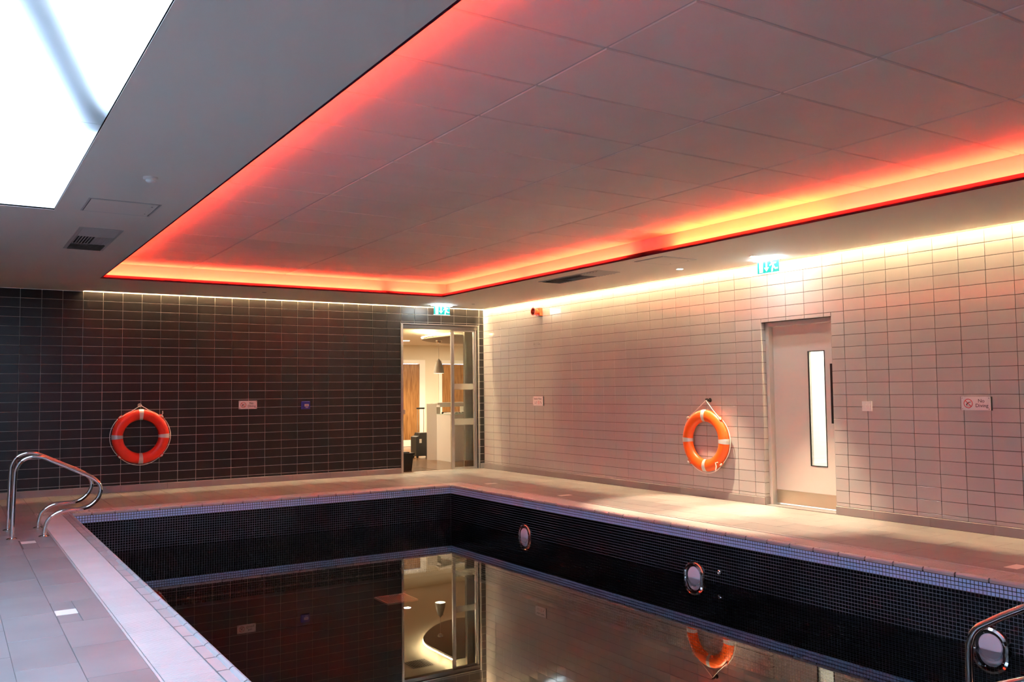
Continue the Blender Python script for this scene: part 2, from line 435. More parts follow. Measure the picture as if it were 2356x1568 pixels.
mlabels = ['white depth marker tile set into the deck, nearest the viewer', 'small white marker tile in the deck beside the steel grab rails',
           'small white marker tile in the deck in front of the right lifebuoy', 'far small white marker tile in the deck near the glass door corner',
           'white marker tile in the deck at the right edge of the picture']
for mk, lb in zip(MARKS, mlabels):
    o = MB().box(mk[0]+0.002, mk[1]-0.002, mk[2]+0.002, mk[3]-0.002, -0.011, 0.0006).build('deck_marker', m_whitep); tag(o, lb, 'floor marker', 'white marker tiles in the deck')

# ------------------------------------------------------------------ pool
pool = empty('swimming_pool', ((PX0+PX1)/2, (PY0+PY1)/2, 0)); tag(pool, 'rectangular swimming pool lined with black mosaic under a pale mosaic band', 'pool')
pool_inv = Matrix.Translation(-Vector(pool.location))
def P_(o): o.matrix_parent_inverse = pool_inv; return o
mb = MB(); ZF = -1.2; t = 0.004
mb.box(PX0-0.3, PX0-t, PY0-0.3, PY1+0.3, ZF-0.1, -0.03); mb.box(PX1+t, PX1+0.3, PY0-0.3, PY1+0.3, ZF-0.1, -0.03)
mb.box(PX0-t, PX1+t, PY1+t, PY1+0.3, ZF-0.1, -0.03); mb.box(PX0-t, PX1+t, PY0-0.3, PY0-t, ZF-0.1, -0.03)
P_(mb.build('basin', m_mosg, pool))
P_(MB().box(PX0-t, PX1+t, PY0-t, PY1+t, ZF-0.1, ZF).build('pool_floor', mat('black_floor_mosaic', (0.004, 0.004, 0.005), 0.5), pool))
# gutter bed under the ribbed strip
mb = MB()
for (x0, x1, y0, y1) in sub_rect([(GX0-0.008, GX1+0.008, GY0-0.008, GY1+0.008)], (PX0-0.002, PX1+0.002, PY0-0.002, PY1+0.002)): mb.box(x0, x1, y0, y1, -0.06, -0.014)
P_(mb.build('edge_bed', m_dark, pool))
PM = 0.0283
def mosaic(z_top, nrows, m, name, gm, grow):
    mb = MB(); s = PM - 0.0042
    for side in ('right', 'back', 'left', 'front'):
        if side in ('right', 'left'): a0, a1 = PY0, PY1
        else: a0, a1 = PX0, PX1
        n = int((a1-a0)/PM)
        for r in range(nrows):
            z1 = z_top - r*PM - 0.002; z0 = z1 - s
            for k in range(n):
                p1 = a1 - k*PM - 0.002; p0 = p1 - s; c = 0.0012
                if side == 'right': q = [(PX1, p1, z0), (PX1, p0, z0), (PX1, p0, z1), (PX1, p1, z1)]; nrm = Vector((1,0,0))
                elif side == 'left': q = [(PX0, p0, z0), (PX0, p1, z0), (PX0, p1, z1), (PX0, p0, z1)]; nrm = Vector((-1,0,0))
                elif side == 'back': q = [(p0, PY1, z0), (p1, PY1, z0), (p1, PY1, z1), (p0, PY1, z1)]; nrm = Vector((0,1,0))
                else: q = [(p1, PY0, z0), (p0, PY0, z0), (p0, PY0, z1), (p1, PY0, z1)]; nrm = Vector((0,-1,0))
                ctr = (Vector(q[0]) + Vector(q[2]))/2
                jig = Vector((R.uniform(-1,1), R.uniform(-1,1), R.uniform(-1,1)))*0.0004
                b = len(mb.v)
                mb.v += [tuple(Vector(p)+nrm*0.004) for p in q] + [tuple(ctr+(Vector(p)-ctr)*0.92+jig*(0.5)) for p in q]
                mb.f.append((b+4,b+5,b+6,b+7)); mb.mi.append(0)
                for i in range(4): mb.f.append((b+i, b+(i+1)%4, b+4+(i+1)%4, b+4+i)); mb.mi.append(0)
    o = mb.build(name, m, pool); P_(o); o['kind'] = 'stuff'
    return o
mosaic(-0.0225, 3, m_mosw, 'pale_mosaic_band', None, 0)
mosaic(-0.0225-3*PM, 37, m_mosb, 'black_mosaic', None, 0)
mb = MB()      # dark joints behind the pale band
for side in range(4):
    z0, z1 = -0.0225-3*PM, -0.02
    e = 0.0035
    if side == 0: mb.poly([(PX1+e, PY1, z0), (PX1+e, PY0, z0), (PX1+e, PY0, z1), (PX1+e, PY1, z1)])
    if side == 1: mb.poly([(PX0, PY1+e, z0), (PX1, PY1+e, z0), (PX1, PY1+e, z1), (PX0, PY1+e, z1)])
    if side == 2: mb.poly([(PX0-e, PY0, z0), (PX0-e, PY1, z0), (PX0-e, PY1, z1), (PX0-e, PY0, z1)])
    if side == 3: mb.poly([(PX1, PY0-e, z0), (PX0, PY0-e, z0), (PX0, PY0-e, z1), (PX1, PY0-e, z1)])
P_(mb.build('band_joints', m_mosgd, pool))
# edge tiles: ribbed strip + hand-hold nosing, local x = outwards from the pool (0 at water edge), local y along
LT = 0.2385
def nose_mesh(L, both=True):
    k = ('nose', round(L,4))
    if k in CACHE: return CACHE[k]
    pr = [(0.004,-0.030),(0.0,-0.012),(0.0,-0.002),(0.006,0.007),(0.018,0.011),(0.030,0.006),(0.036,-0.002),(0.040,0.0),(0.090,0.0),(0.090,-0.03)]
    mb = MB(); mb.prism([(p[0], -L/2, p[1]) for p in pr], (0, L, 0))
    me = mb.mesh('nosing_tile'); me.materials.append(m_nose)
    CACHE[k] = me
    return me
def rib_mesh(L):
    k = ('rib', round(L,4))
    if k in CACHE: return CACHE[k]
    mb = MB(); n = max(2, round(L/0.02)); s = L/n; W0, W1 = 0.097, 0.328
    pts = [(-L/2, -0.016)]
    for i in range(n):
        a = -L/2 + i*s; pts += [(a+s*0.12, -0.003), (a+s*0.25, 0.0), (a+s*0.80, 0.0), (a+s*0.92, -0.003)]
    pts.append((L/2, -0.016))
    mb.prism([(W0, p[0], p[1]) for p in pts], (W1-W0, 0, 0))
    me = mb.mesh('ribbed_tile'); me.materials.append(m_rib); CACHE[k] = me
    return me
trim_m = MB()
def edge_run(a0, a1, place, rz, start):
    cuts = [a1]; p = start
    p += math.ceil((a1 - start) / 0.24) * 0.24
    while p > a1 - 0.03: p -= 0.24
    while p > a0 + 0.03: cuts.append(p); p -= 0.24
    cuts.append(a0)
    for k in range(len(cuts)-1):
        hi, lo = cuts[k], cuts[k+1]; L = hi-lo-0.011; c = (hi+lo)/2
        o = link('nosing_tile', nose_mesh(L), pool); o.location = place(c); o.rotation_euler = (0,0,rz); P_(o)
        o = link('ribbed_tile', rib_mesh(hi-lo-0.0025), pool); o.location = place(c); o.rotation_euler = (0,0,rz); P_(o)
edge_run(PY0, PY1, lambda c: (PX1, c, 0), 0.0, -9.702)            # right side
edge_run(PY0, PY1, lambda c: (PX0, c, 0), PI, -8.711)             # left side
edge_run(PX0, PX1, lambda c: (c, PY1, 0), PI/2, -4.0)             # back
edge_run(PX0, PX1, lambda c: (c, PY0, 0), -PI/2, -4.0)            # front
for (sx, sy) in ((PX0, PY1), (PX1, PY1), (PX0, PY0), (PX1, PY0)):  # corner pieces
    dx = -1 if sx == PX0 else 1; dy = 1 if sy == PY1 else -1
    mb = MB()
    x0, x1 = sorted((sx+dx*0.002, sx+dx*0.328)); y0, y1 = sorted((sy+dy*0.002, sy+dy*0.328))
    n = 14
    for i in range(n):
        w = (x1-x0)/n; mb.box(x0+i*w+0.002, x0+(i+1)*w-0.001, y0, y1, -0.016, 0.0)
    P_(mb.build('ribbed_tile', m_rib, pool))
# thin white metal edge along the outer side of the ribbed strip
for (x0, x1, y0, y1) in ((GX0-0.006, GX0+0.006, GY0, GY1), (GX1-0.006, GX1+0.006, GY0, GY1), (GX0+0.006, GX1-0.006, GY1-0.006, GY1+0.006), (GX0+0.006, GX1-0.006, GY0-0.006, GY0+0.006)):
    P_(MB().box(x0, x1, y0, y1, -0.012, 0.002).build('edge_trim', m_rib, pool))
water = MB().poly([(PX0-0.002,PY0-0.002,ZW),(PX1+0.002,PY0-0.002,ZW),(PX1+0.002,PY1+0.002,ZW),(PX0-0.002,PY1+0.002,ZW)]).build('pool_water', m_water)
tag(water, 'still dark pool water mirroring the tiled walls and doorway', 'water')

# main drain grate on the pool floor
dr = empty('drain_grate', (-3.155, -3.155, ZF)); tag(dr, 'square steel drain grate lying on the pool floor', 'drain')
for (x0,x1,y0,y1) in ((-.2,.2,-.2,-.185),(-.2,.2,.185,.2),(-.2,-.185,-.185,.185),(.185,.2,-.185,.185)): MB().box(x0,x1,y0,y1,0,0.02).build('frame_side', m_grate, dr)
for k in range(17): MB().box(-0.185+k*0.0222, -0.177+k*0.0222, -0.185, 0.185, 0.004, 0.018).build('grate_bar', m_grate, dr)

# underwater lights in the right pool wall
def uw_light(y, label):
    o = empty('pool_light', (PX1, y, -0.440), -PI/2); o.scale = (1.05, 1.0, 1.05); tag(o, label, 'pool light', 'round pool lights in the right pool wall')
    MB().lathe([(0.090,-0.004),(0.094,-0.022),(0.104,-0.028),(0.120,-0.022),(0.129,-0.006),(0.129,0.002)], ax='y', n=40).build('trim_ring', m_chrome, o, smooth=True)
    MB().lathe([(0.0,-0.020),(0.05,-0.019),(0.074,-0.014),(0.080,-0.006)], ax='y', n=32).build('lens', m_lens, o, smooth=True)
    MB().lathe([(0.078,-0.004),(0.080,-0.010),(0.094,-0.012),(0.094,0.0)], ax='y', n=32).build('gasket', m_black, o, smooth=True)
    for a in (0.4, 2.0, 3.54, 5.1): MB().lathe([(0.0,-0.017),(0.005,-0.016),(0.006,-0.009)], c=(0.087*math.cos(a), 0, 0.087*math.sin(a)), ax='y', n=8).build('screw', m_chrome, o, smooth=True)
uw_light(-4.005, 'round chrome-ringed pool light farthest along the right pool wall')
uw_light(-6.90, 'round chrome-ringed pool light beside the small chrome jet')
uw_light(-9.70, 'round chrome-ringed pool light behind the handrail at lower right')
j = empty('wall_jet', (PX1, -7.222, -0.359), -PI/2); tag(j, 'small chrome jet in the black mosaic beside a pool light', 'pool jet')
MB().lathe([(0.010,-0.012),(0.014,-0.016),(0.022,-0.012),(0.026,0.0)], ax='y', n=20).build('flange', m_chrome, j, smooth=True)
MB().lathe([(0.0,-0.010),(0.006,-0.014),(0.010,-0.008)], ax='y', n=14).build('nozzle', m_chrome, j, smooth=True)

# ------------------------------------------------------------------ ceiling
TX0, TX1, TY0, TY1 = -6.27, -1.62, -13.2, -1.545       # cove opening
SX0, SX1, SY0, SY1 = -9.15, -7.142, -12.6, -5.635      # rooflight opening
mb = MB()
rects = sub_rect(sub_rect([(XL, 0.0, YF, 0.0)], (TX0, TX1, TY0, TY1)), (SX0, SX1, SY0, SY1))
rects = sub_rect(rects, (-0.10, 0.2, YF, 0.2)); rects = sub_rect(rects, (-6.281, 0.2, -0.095, 0.2))
for (x0,x1,y0,y1) in rects: mb.box(x0,x1,y0,y1,CE,CE+0.022)
ce = mb.build('ceiling', m_soffit); tag(ce, 'flat grey soffit framing the raised lit ceiling', kind='structure')
mb = MB()                                              # slots above both walls
mb.box(-0.10,-0.085,YF,-0.095,CE+0.022,2.93); mb.box(-0.10,0.006,YF,0.0,2.93,2.95)
mb.box(-6.281,-0.085,-0.095,-0.080,CE+0.022,2.93); mb.box(-6.281,0.006,-0.095,0.006,2.93,2.95); mb.box(-6.296,-6.281,-0.095,0.006,CE,2.95)
mb.build('light_slot', m_cove, ce)
SX = 0.055                                             # cove upstand, ledge, sides, raised ceiling
CO = 0.115; ZT = 2.92
mb = MB()
for (x0,x1,y0,y1) in ((TX0-0.010,TX0+0.004,TY0-0.010,TY1+0.010),(TX1-0.004,TX1+0.010,TY0-0.010,TY1+0.010),(TX0+0.004,TX1-0.004,TY1-0.004,TY1+0.010),(TX0+0.004,TX1-0.004,TY0-0.010,TY0+0.004)):
    mb.box(x0,x1,y0,y1,CE-0.0008,2.764)
mb.build('cove_upstand', m_lip, ce)
mb = MB()
for (x0,x1,y0,y1) in ((TX0-CO-0.02,TX0-CO,TY0-CO,TY1+CO),(TX1+CO,TX1+CO+0.02,TY0-CO,TY1+CO),(TX0-CO,TX1+CO,TY1+CO,TY1+CO+0.02),(TX0-CO,TX1+CO,TY0-CO-0.02,TY0-CO)):
    mb.box(x0,x1,y0,y1,CE+0.02,ZT+0.05)
mb.build('cove_side', m_cove, ce)
MB().box(TX0-CO,TX1+CO,TY0-CO,TY1+CO,ZT+0.02,ZT+0.05).build('ceiling_deck', m_dark, ce)
gx = [TX0-CO, -5.21, -3.99, -2.775, TX1+CO]
gy = [TY1+CO, -2.14] + [-2.735 - 0.595*k for k in range(0, 19)]
gy = [v for v in gy if v > TY0-CO+0.05] + [TY0-CO]
ctiles = []
for i in range(4):
    for k in range(len(gy)-1):
        x0, x1, y1, y0 = gx[i], gx[i+1], gy[k], gy[k+1]
        mb = MB(); d = 0.004; gq = 0.006
        c = ((x0+x1)/2, (y0+y1)/2, ZT)
        a, b = (x1-x0)/2-gq, (y1-y0)/2-gq
        key = ('ct', round(a,3), round(b,3))
        if key not in CACHE:
            m2 = MB(); e = 0.006
            m2.v = [(-a,-b,0.02),(a,-b,0.02),(a,b,0.02),(-a,b,0.02),(-a,-b,0.006),(a,-b,0.006),(a,b,0.006),(-a,b,0.006),(-a+e,-b+e,0),(a-e,-b+e,0),(a-e,b-e,0),(-a+e,b-e,0)]
            m2.f = [(11,10,9,8)] + [(8+i_,8+(i_+1)%4,4+(i_+1)%4,4+i_) for i_ in range(4)] + [(4+i_,4+(i_+1)%4,(i_+1)%4,i_) for i_ in range(4)]
            me = m2.mesh('ceiling_tile'); me.materials.append(m_ctile); CACHE[key] = me
        o = link('ceiling_tile', CACHE[key], ce); o.location = (c[0], c[1], ZT + R.uniform(0, 0.0015))
for v in gx[1:-1]: MB().box(v-0.006, v+0.006, TY0-CO, TY1+CO, ZT+0.006, ZT+0.02).build('grid_bar', m_cgrid, ce)
for v in gy[1:-1]: MB().box(TX0-CO, TX1+CO, v-0.006, v+0.006, ZT+0.007, ZT+0.0195).build('grid_bar', m_cgrid, ce)
# LED strips lying on the cove ledge (real gaps between the lengths)
def led(x0,x1,y0,y1,m): MB().box(x0,x1,y0,y1,CE+0.024,CE+0.032).build('led_strip', m, ce)
lo = 0.045; lw = 0.010
for (a0, a1, m) in ((-3.52,-1.60,m_led),(-5.72,-3.60,m_led),(-8.3,-6.38,m_led2),(-10.5,-8.34,m_led),(-13.1,-10.55,m_led)): led(TX1+lo, TX1+lo+lw, a0, a1, m)
for (a0, a1, m) in ((-2.40,-1.66,m_led),(-4.4,-2.56,m_led),(-5.35,-4.42,m_led),(-6.22,-5.37,m_led)): led(a0, a1, TY1+lo, TY1+lo+lw, m)
for k in range(6): led(TX0-lo-lw, TX0-lo, -1.6-1.9*(k+1)+0.02, -1.6-1.9*k, m_led)
MB().box(-0.05,-0.035,YF+0.05,-0.03,2.915,2.927).build('led_strip', m_slot, ce)
MB().box(-6.26,-0.03,-0.05,-0.038,2.915,2.927).build('led_strip', m_slotb, ce)

# rooflight: shaft, opal diffuser, rafter above
sk = empty('window_1', ((SX0+SX1)/2, (SY0+SY1)/2, CE)); tag(sk, 'large opal rooflight glowing with daylight in the soffit', kind='structure')
inv = Matrix.Translation(-Vector(sk.location))
mb = MB()
mb.box(SX0-0.03,SX0,SY0-0.03,SY1+0.03,CE+0.001,3.5); mb.box(SX1,SX1+0.03,SY0-0.03,SY1+0.03,CE+0.001,3.5); mb.box(SX0,SX1,SY1,SY1+0.03,CE+0.001,3.5); mb.box(SX0,SX1,SY0-0.03,SY0,CE+0.001,3.5)
o = mb.build('shaft', m_whitep, sk); o.matrix_parent_inverse = inv
for (y0, y1) in ((SY0+0.001, -8.066), (-8.062, SY1-0.001)):
    o = MB().poly([(SX0+0.001,y0,CE+0.012),(SX0+0.001,y1,CE+0.012),(SX1-0.001,y1,CE+0.012),(SX1-0.001,y0,CE+0.012)]).build('diffuser_pane', m_diff, sk); o.matrix_parent_inverse = inv
for (a, b) in (((-8.30,-12.3,2.815), (-7.142,-7.88,2.815)), ((-8.9,-7.6,2.815), (-8.55,-5.66,2.815))):
    o = MB().bar(a, b, 0.17, 0.07).build('rafter', m_rafter, sk); o.matrix_parent_inverse = inv

# ceiling grilles, hatches, detectors, downlights
def grille(cx, cy, flip, label):
    o = empty('air_grille', (cx, cy, CE), PI if flip else 0.0); tag(o, label, 'air grille', 'louvred grilles in the soffit')
    a, b, fr = 0.172, 0.615, 0.028
    for (x0,x1,y0,y1) in ((-a,a,-b,-b+fr),(-a,a,b-fr,b),(-a,-a+fr,-b+fr,b-fr),(a-fr,a,-b+fr,b-fr)): MB().box(x0,x1,y0,y1,-0.006,0.0).build('frame_side', m_grille, o)
    MB().box(-a+fr,a-fr,-b+fr,b-fr,-0.0012,-0.0004).build('dark_core', m_dark, o)
    ia = a-fr
    def slat(p0, p1, tilt, w=0.030):
        d = (Vector(p1)-Vector(p0)).normalized(); n = Vector((-d.y, d.x, 0)); q = n*math.cos(tilt)*w + Vector((0,0,-1))*math.sin(tilt)*w*0.55
        P0, P1 = Vector(p0), Vector(p1); th = Vector((0,0,-0.0015))
        mb = MB(); mb.prism([P0, P1, P1+q, P0+q], th); mb.build('slat', m_grille, o)
    for k in range(6): slat((-ia, -b+fr+0.006+k*0.058, -0.004), (ia, -b+fr+0.006+k*0.058, -0.004), 0.5, 0.046)
    for k in range(6): slat((ia, b-fr-0.006-k*0.058, -0.004), (-ia, b-fr-0.006-k*0.058, -0.004), 0.5, 0.046)
    for k in range(6):
        x = -ia + 0.004 + k*0.024
        MB().box(x, x+0.004, -0.235, 0.235, -0.012, -0.002).build('slat', m_grille, o)
    for k in range(6):
        x = 0.006 + k*0.024
        slat((x, 0.235, -0.004), (x, -0.235, -0.004), 0.35, 0.021)
    MB().box(-ia, ia, -0.243, -0.236, -0.008, -0.002).build('divider', m_grille, o); MB().box(-ia, ia, 0.236, 0.243, -0.008, -0.002).build('divider', m_grille, o)
grille(-6.725, -4.38, False, 'louvred air grille in the shaded soffit beside the rooflight')
grille(-1.225, -4.345, True, 'louvred air grille in the soffit above the white tiled wall')
def hatch(cx, cy, a, b, label):
    o = empty('access_hatch', (cx, cy, CE)); tag(o, label, 'access hatch', 'flush access hatches in the soffit')
    for (x0,x1,y0,y1) in ((-a,a,-b,-b+0.012),(-a,a,b-0.012,b),(-a,-a+0.012,-b+0.012,b-0.012),(a-0.012,a,-b+0.012,b-0.012)): MB().box(x0,x1,y0,y1,-0.004,0.0).build('frame_side', m_grille, o)
    MB().box(-a+0.012,a-0.012,-b+0.012,b-0.012,-0.0015,-0.0005).build('shadow_gap', m_dark, o)
    MB().box(-a+0.018,a-0.018,-b+0.018,b-0.018,-0.0055,-0.001).build('panel', m_soffit, o)
    for yy in (-b*0.6, b*0.6): MB().lathe([(0.0,-0.0065),(0.006,-0.0062),(0.007,-0.005)], c=(a-0.05, yy, 0), n=10).build('lock', m_dark, o)
hatch(-6.73, -5.975, 0.245, 0.245, 'square access hatch in the shaded soffit between grille and detector')
hatch(-1.21, -5.92, 0.25, 0.23, 'square access hatch in the soffit near the exit sign')
o = empty('smoke_detector', (-6.715, -7.05, CE)); tag(o, 'small round white detector on the soffit beside the rooflight', 'detector')
MB().lathe([(0.0,-0.034),(0.02,-0.033),(0.030,-0.026),(0.030,-0.018)], n=24).build('sensor_head', m_wplast, o, smooth=True)
MB().lathe([(0.030,-0.018),(0.044,-0.014),(0.046,0.0)], n=24).build('base', m_wplast, o, smooth=True)
def downlight(x, y, lit, label, z=CE, power=None, size=0.036, spot=50, tilt=(0.0, 0.0)):
    o = empty('downlight', (x, y, z)); tag(o, label, 'downlight', 'small recessed downlights')
    MB().lathe([(size,-0.001),(size+0.003,-0.005),(size+0.010,-0.004),(size+0.012,0.0)], n=24).build('bezel', m_wplast, o, smooth=True)
    MB().lathe([(0.0,-0.0022),(size*0.9,-0.0022),(size,-0.001)], n=24).build('lamp_face', m_lamp if lit else m_dark, o)
    if lit:
        L = bpy.data.lights.new('downlight_beam', 'SPOT'); L.energy = W_DOWN if power is None else power; L.color = (1.0, 0.82, 0.56); L.spot_size = math.radians(spot); L.spot_blend = 0.55; L.shadow_soft_size = 0.03
        lo_ = bpy.data.objects.new('downlight_beam', L); COL.objects.link(lo_); lo_.parent = o; lo_.location = (0,0,-0.012); lo_.rotation_euler = (tilt[1], tilt[0], 0)
    return o
downlight(-0.60, -5.50, True, 'lit downlight in the soffit above the right lifebuoy', tilt=(0.06, -0.06))
downlight(-0.585, -6.61, True, 'lit downlight in the soffit beside the right exit sign', tilt=(0.05, -0.10))
downlight(-0.69, -0.84, False, 'unlit downlight in the soffit corner near the glass door')
downlight(-4.117, -0.97, False, 'unlit downlight in the soffit above the black tiled wall')

# ------------------------------------------------------------------ exit signs
def exit_sign(loc, rz, label):
    o = empty('exit_sign', loc, rz); tag(o, label, 'exit sign', 'green running-man exit signs')
    # local: panel faces -Y
    mb = MB(); mb.prism([(-0.215,0,-0.004),(-0.15,-0.055,-0.004),(0.15,-0.055,-0.004),(0.215,0,-0.004),(0.15,0.055,-0.004),(-0.15,0.055,-0.004)], (0,0,0.004)); mb.build('ceiling_plate', m_wplast, o)
    mb = MB(); mb.prism([(-0.175,-0.035,-0.020),(0.175,-0.035,-0.020),(0.175,0.035,-0.020),(-0.175,0.035,-0.020)], (0,0,0.0155)); mb.build('lamp_tray', m_exitlamp, o)
    MB().box(-0.144,0.144,-0.005,0.005,-0.158,-0.021).build('panel', m_green, o)
    MB().box(-0.150,0.150,-0.007,0.007,-0.163,-0.158).build('panel_edge', m_exitw, o)
    def put(name, pts): mb = MB(); mb.prism([(p[0], -0.0062, p[1]) for p in pts], (0,0.001,0)); mb.build(name, m_exitw, o)
    put('door_symbol', [(-0.118,-0.148),(-0.068,-0.148),(-0.068,-0.028),(-0.118,-0.028)])
    put('arrow_shaft', [(-0.028,-0.10),(-0.008,-0.10),(-0.008,-0.035),(-0.028,-0.035)])
    put('arrow_head', [(-0.018,-0.142),(0.016,-0.098),(-0.052,-0.098)])
    mb = MB()
    mb.lathe([(0.0,-0.0062),(0.013,-0.0062),(0.013,-0.005)], c=(0.052,0,-0.040), ax='y', n=14)
    for pts in ([(0.052,-0.052),(0.078,-0.050),(0.088,-0.095),(0.062,-0.098)],                      # torso
                [(0.060,-0.095),(0.086,-0.092),(0.070,-0.122),(0.066,-0.150),(0.048,-0.150),(0.050,-0.118)],   # standing leg
                [(0.076,-0.098),(0.090,-0.090),(0.106,-0.112),(0.136,-0.110),(0.136,-0.126),(0.098,-0.128)],   # trailing leg
                [(0.054,-0.054),(0.058,-0.068),(0.030,-0.088),(0.022,-0.078)],                      # leading arm
                [(0.076,-0.054),(0.098,-0.070),(0.116,-0.060),(0.110,-0.050),(0.098,-0.056),(0.082,-0.044)]):
        mb.prism([(p[0], -0.0062, p[1]) for p in pts], (0,0.001,0))
    mb.build('running_figure', m_exitw, o)
    return o
exit_sign((-1.075, -0.49, CE), 0.0, 'green exit sign hanging in front of the glass door')
exit_sign((-0.33, -6.58, CE), -PI/2, 'green exit sign hanging in front of the white door')

# ------------------------------------------------------------------ white door in the right wall
d1 = empty('door_1', (0, 0, 0)); tag(d1, 'cream painted door with narrow vision panel in the white tiled wall', kind='structure')
y0, y1, zt = RD
fx0, fx1 = 0.072, 0.20
for (a0, a1, b0, b1) in ((y1-0.045, y1, 0, zt), (y0, y0+0.045, 0, zt), (y0+0.045, y1-0.045, zt-0.045, zt)): MB().box(fx0, fx1, a0, a1, b0, b1).build('door_frame', m_dpaint, d1)
LX = 0.14; ly0, ly1 = y0+0.048, y1-0.048
vy0, vy1, vz0, vz1 = -6.902, -6.698, 0.47, 1.705
mb = MB()
for (a0,a1,b0,b1) in sub_rect([(ly0, ly1, 0.022, zt-0.048)], (vy0, vy1, vz0, vz1)): mb.box(LX, LX+0.044, a0, a1, b0, b1)
leaf = mb.build('door_leaf', m_dpaint, d1)
for (a0,a1,b0,b1) in ((vy0-0.008,vy1+0.008,vz0-0.008,vz0),(vy0-0.008,vy1+0.008,vz1,vz1+0.008),(vy0-0.008,vy0,vz0,vz1),(vy1,vy1+0.008,vz0,vz1)): MB().box(LX-0.004,LX+0.010,a0,a1,b0,b1).build('bead', m_black, leaf)
MB().box(LX+0.006, LX+0.011, vy0, vy1, vz0, vz1).build('vision_pane', m_glass, leaf)
MB().box(LX-0.003, LX, ly0+0.004, ly1-0.004, 0.026, 0.172).build('kick_plate', m_steel, leaf)
MB().lathe([(0.0,-0.010),(0.026,-0.009),(0.028,0.0)], c=(0,0,0), ax='x', n=20).build('lock_rosette', m_black, leaf, smooth=True).location = (LX, -7.036, 1.628)
h_ = MB().box(LX-0.058, LX-0.030, -7.058, -7.018, 0.932, 1.565).build('pull_handle', m_black, leaf)
for zz in (1.0, 1.5): MB().box(LX-0.032, LX, -7.046, -7.030, zz-0.015, zz+0.015).build('handle_post', m_black, leaf)
MB().box(0.0, 0.2, y0, y1, -0.02, 0.004).build('threshold', m_deck, d1)
# bright corridor behind the vision panel
cr_ = MB()
cr_.box(1.6,1.65,-9.0,-4.6,-0.02,2.6); cr_.box(0.2,1.65,-9.05,-9.0,-0.02,2.6); cr_.box(0.2,1.65,-4.6,-4.55,-0.02,2.6); cr_.box(0.2,1.65,-9.0,-4.6,2.6,2.65); cr_.box(0.2,1.65,-9.0,-4.6,-0.06,-0.02)
o = cr_.build('wall_corridor', m_whitep); tag(o, 'white corridor beyond the vision panel of the door', kind='structure')
A = bpy.data.lights.new('corridor_lamp', 'AREA'); A.shape = 'RECTANGLE'; A.size = 0.6; A.size_y = 3.0; A.energy = 130 * GL['corr']; A.color = (1.0, 0.97, 0.90)
ao = bpy.data.objects.new('corridor_lamp', A); COL.objects.link(ao); ao.location = (0.95, -6.6, 2.58); ao.parent = o

# ------------------------------------------------------------------ glass sliding door in the back wall
d2 = empty('door_2', (0,0,0)); tag(d2, 'aluminium framed sliding glass door standing open to the lobby', kind='structure')
x0, x1, zt = GD
MB().box(x0-0.004, x0+0.032, -0.012, 0.10, 0, zt).build('jamb', m_alu, d2)
MB().box(x1-0.062, x1-0.036, 0.04, 0.12, 0, zt).build('jamb', m_alu, d2)
MB().box(x0-0.004, x1, -0.004, 0.0, zt-0.004, zt+0.004).build('head_trim', m_alu, d2)
MB().box(x0+0.032, x1-0.03, 0.02, 0.12, zt-0.075, zt-0.004).build('header', mat('shaded_header', (0.16, 0.12, 0.09), 0.45), d2)  # header colour darkened to stand for the shade of its recess
MB().box(x1-0.03, x1-0.012, -0.004, 0.008, 0.0, zt).build('corner_bead', m_alu, d2)
lf = empty('sliding_leaf', (0,0,0)); lf.parent = d2
MB().box(-0.603,-0.549,0.062,0.098,0.012,zt-0.07).build('stile', m_alu, lf); MB().box(-0.165,-0.125,0.062,0.098,0.012,zt-0.07).build('stile', m_alu, lf)
MB().box(-0.549,-0.165,0.066,0.094,0.012,0.034).build('rail', m_alu, lf); MB().box(-0.549,-0.165,0.066,0.094,zt-0.10,zt-0.07).build('rail', m_alu, lf)
MB().box(-0.549,-0.165,0.078,0.086,0.034,zt-0.10).build('pane', m_glass, lf)
m_frost = mat('frosted_film', (0.66, 0.60, 0.50), 0.6)
m_frost.node_tree.nodes['Principled BSDF'].inputs['Alpha'].default_value = 0.45
for (b0,b1) in ((1.347,1.448),(0.747,0.855)): MB().box(-0.549,-0.165,0.0765,0.078,b0,b1).build('frosted_band', m_frost, lf)
lk = MB().box(x0+0.032,x0+0.085,0.03,0.06,0.955,1.025).build('lock_keep', m_steel, d2)
MB().box(x0,x1,-0.005,0.12,-0.02,0.003).build('sill', m_alu, d2)

# ------------------------------------------------------------------ lobby seen through the glass door
LY = 6.34; LZ = 2.46
lfz = MB().box(-3.2,5.2,0.1,LY+0.1,-0.06,-0.002).build('floor_lobby', m_wfloor); tag(lfz, 'dark walnut plank floor of the lobby', kind='structure')
for k in range(14):      # planks run away from the door
    for q in range(4):
        a = -3.2 + k*0.6; ylo = 0.1 + q*1.57 + (0.7 if k % 2 else 0); yhi = min(ylo+1.567, LY)
        if ylo < LY-0.1: MB().box(a+0.001, a+0.598, ylo, yhi, -0.006, 0.0).build('plank', m_wfloor, lfz)
dl = [(1.08, 1.938), (2.56, 3.42)]
rc = [(-3.2,5.2,-0.06,2.75)]
for (a, b) in dl: rc = sub_rect(rc, (a-0.01, b+0.01, -0.06, 2.015))
mb = MB()
for (a0,a1,b0,b1) in rc: mb.box(a0,a1,LY,LY+0.1,b0,b1)
o = mb.build('wall_lobby_far', m_cream); tag(o, 'cream far wall of the lobby with two wooden doors', kind='structure')
mb = MB(); mb.box(-3.3,-3.2,0.1,LY+0.1,-0.06,2.75); mb.box(5.2,5.3,0.1,LY+0.1,-0.06,2.75); mb.box(-3.2,5.2,0.106,0.12,zt,2.75); mb.box(-3.2,GD[0]-0.01,0.102,0.12,-0.06,zt); mb.box(0.0,5.2,0.102,0.12,-0.06,zt)
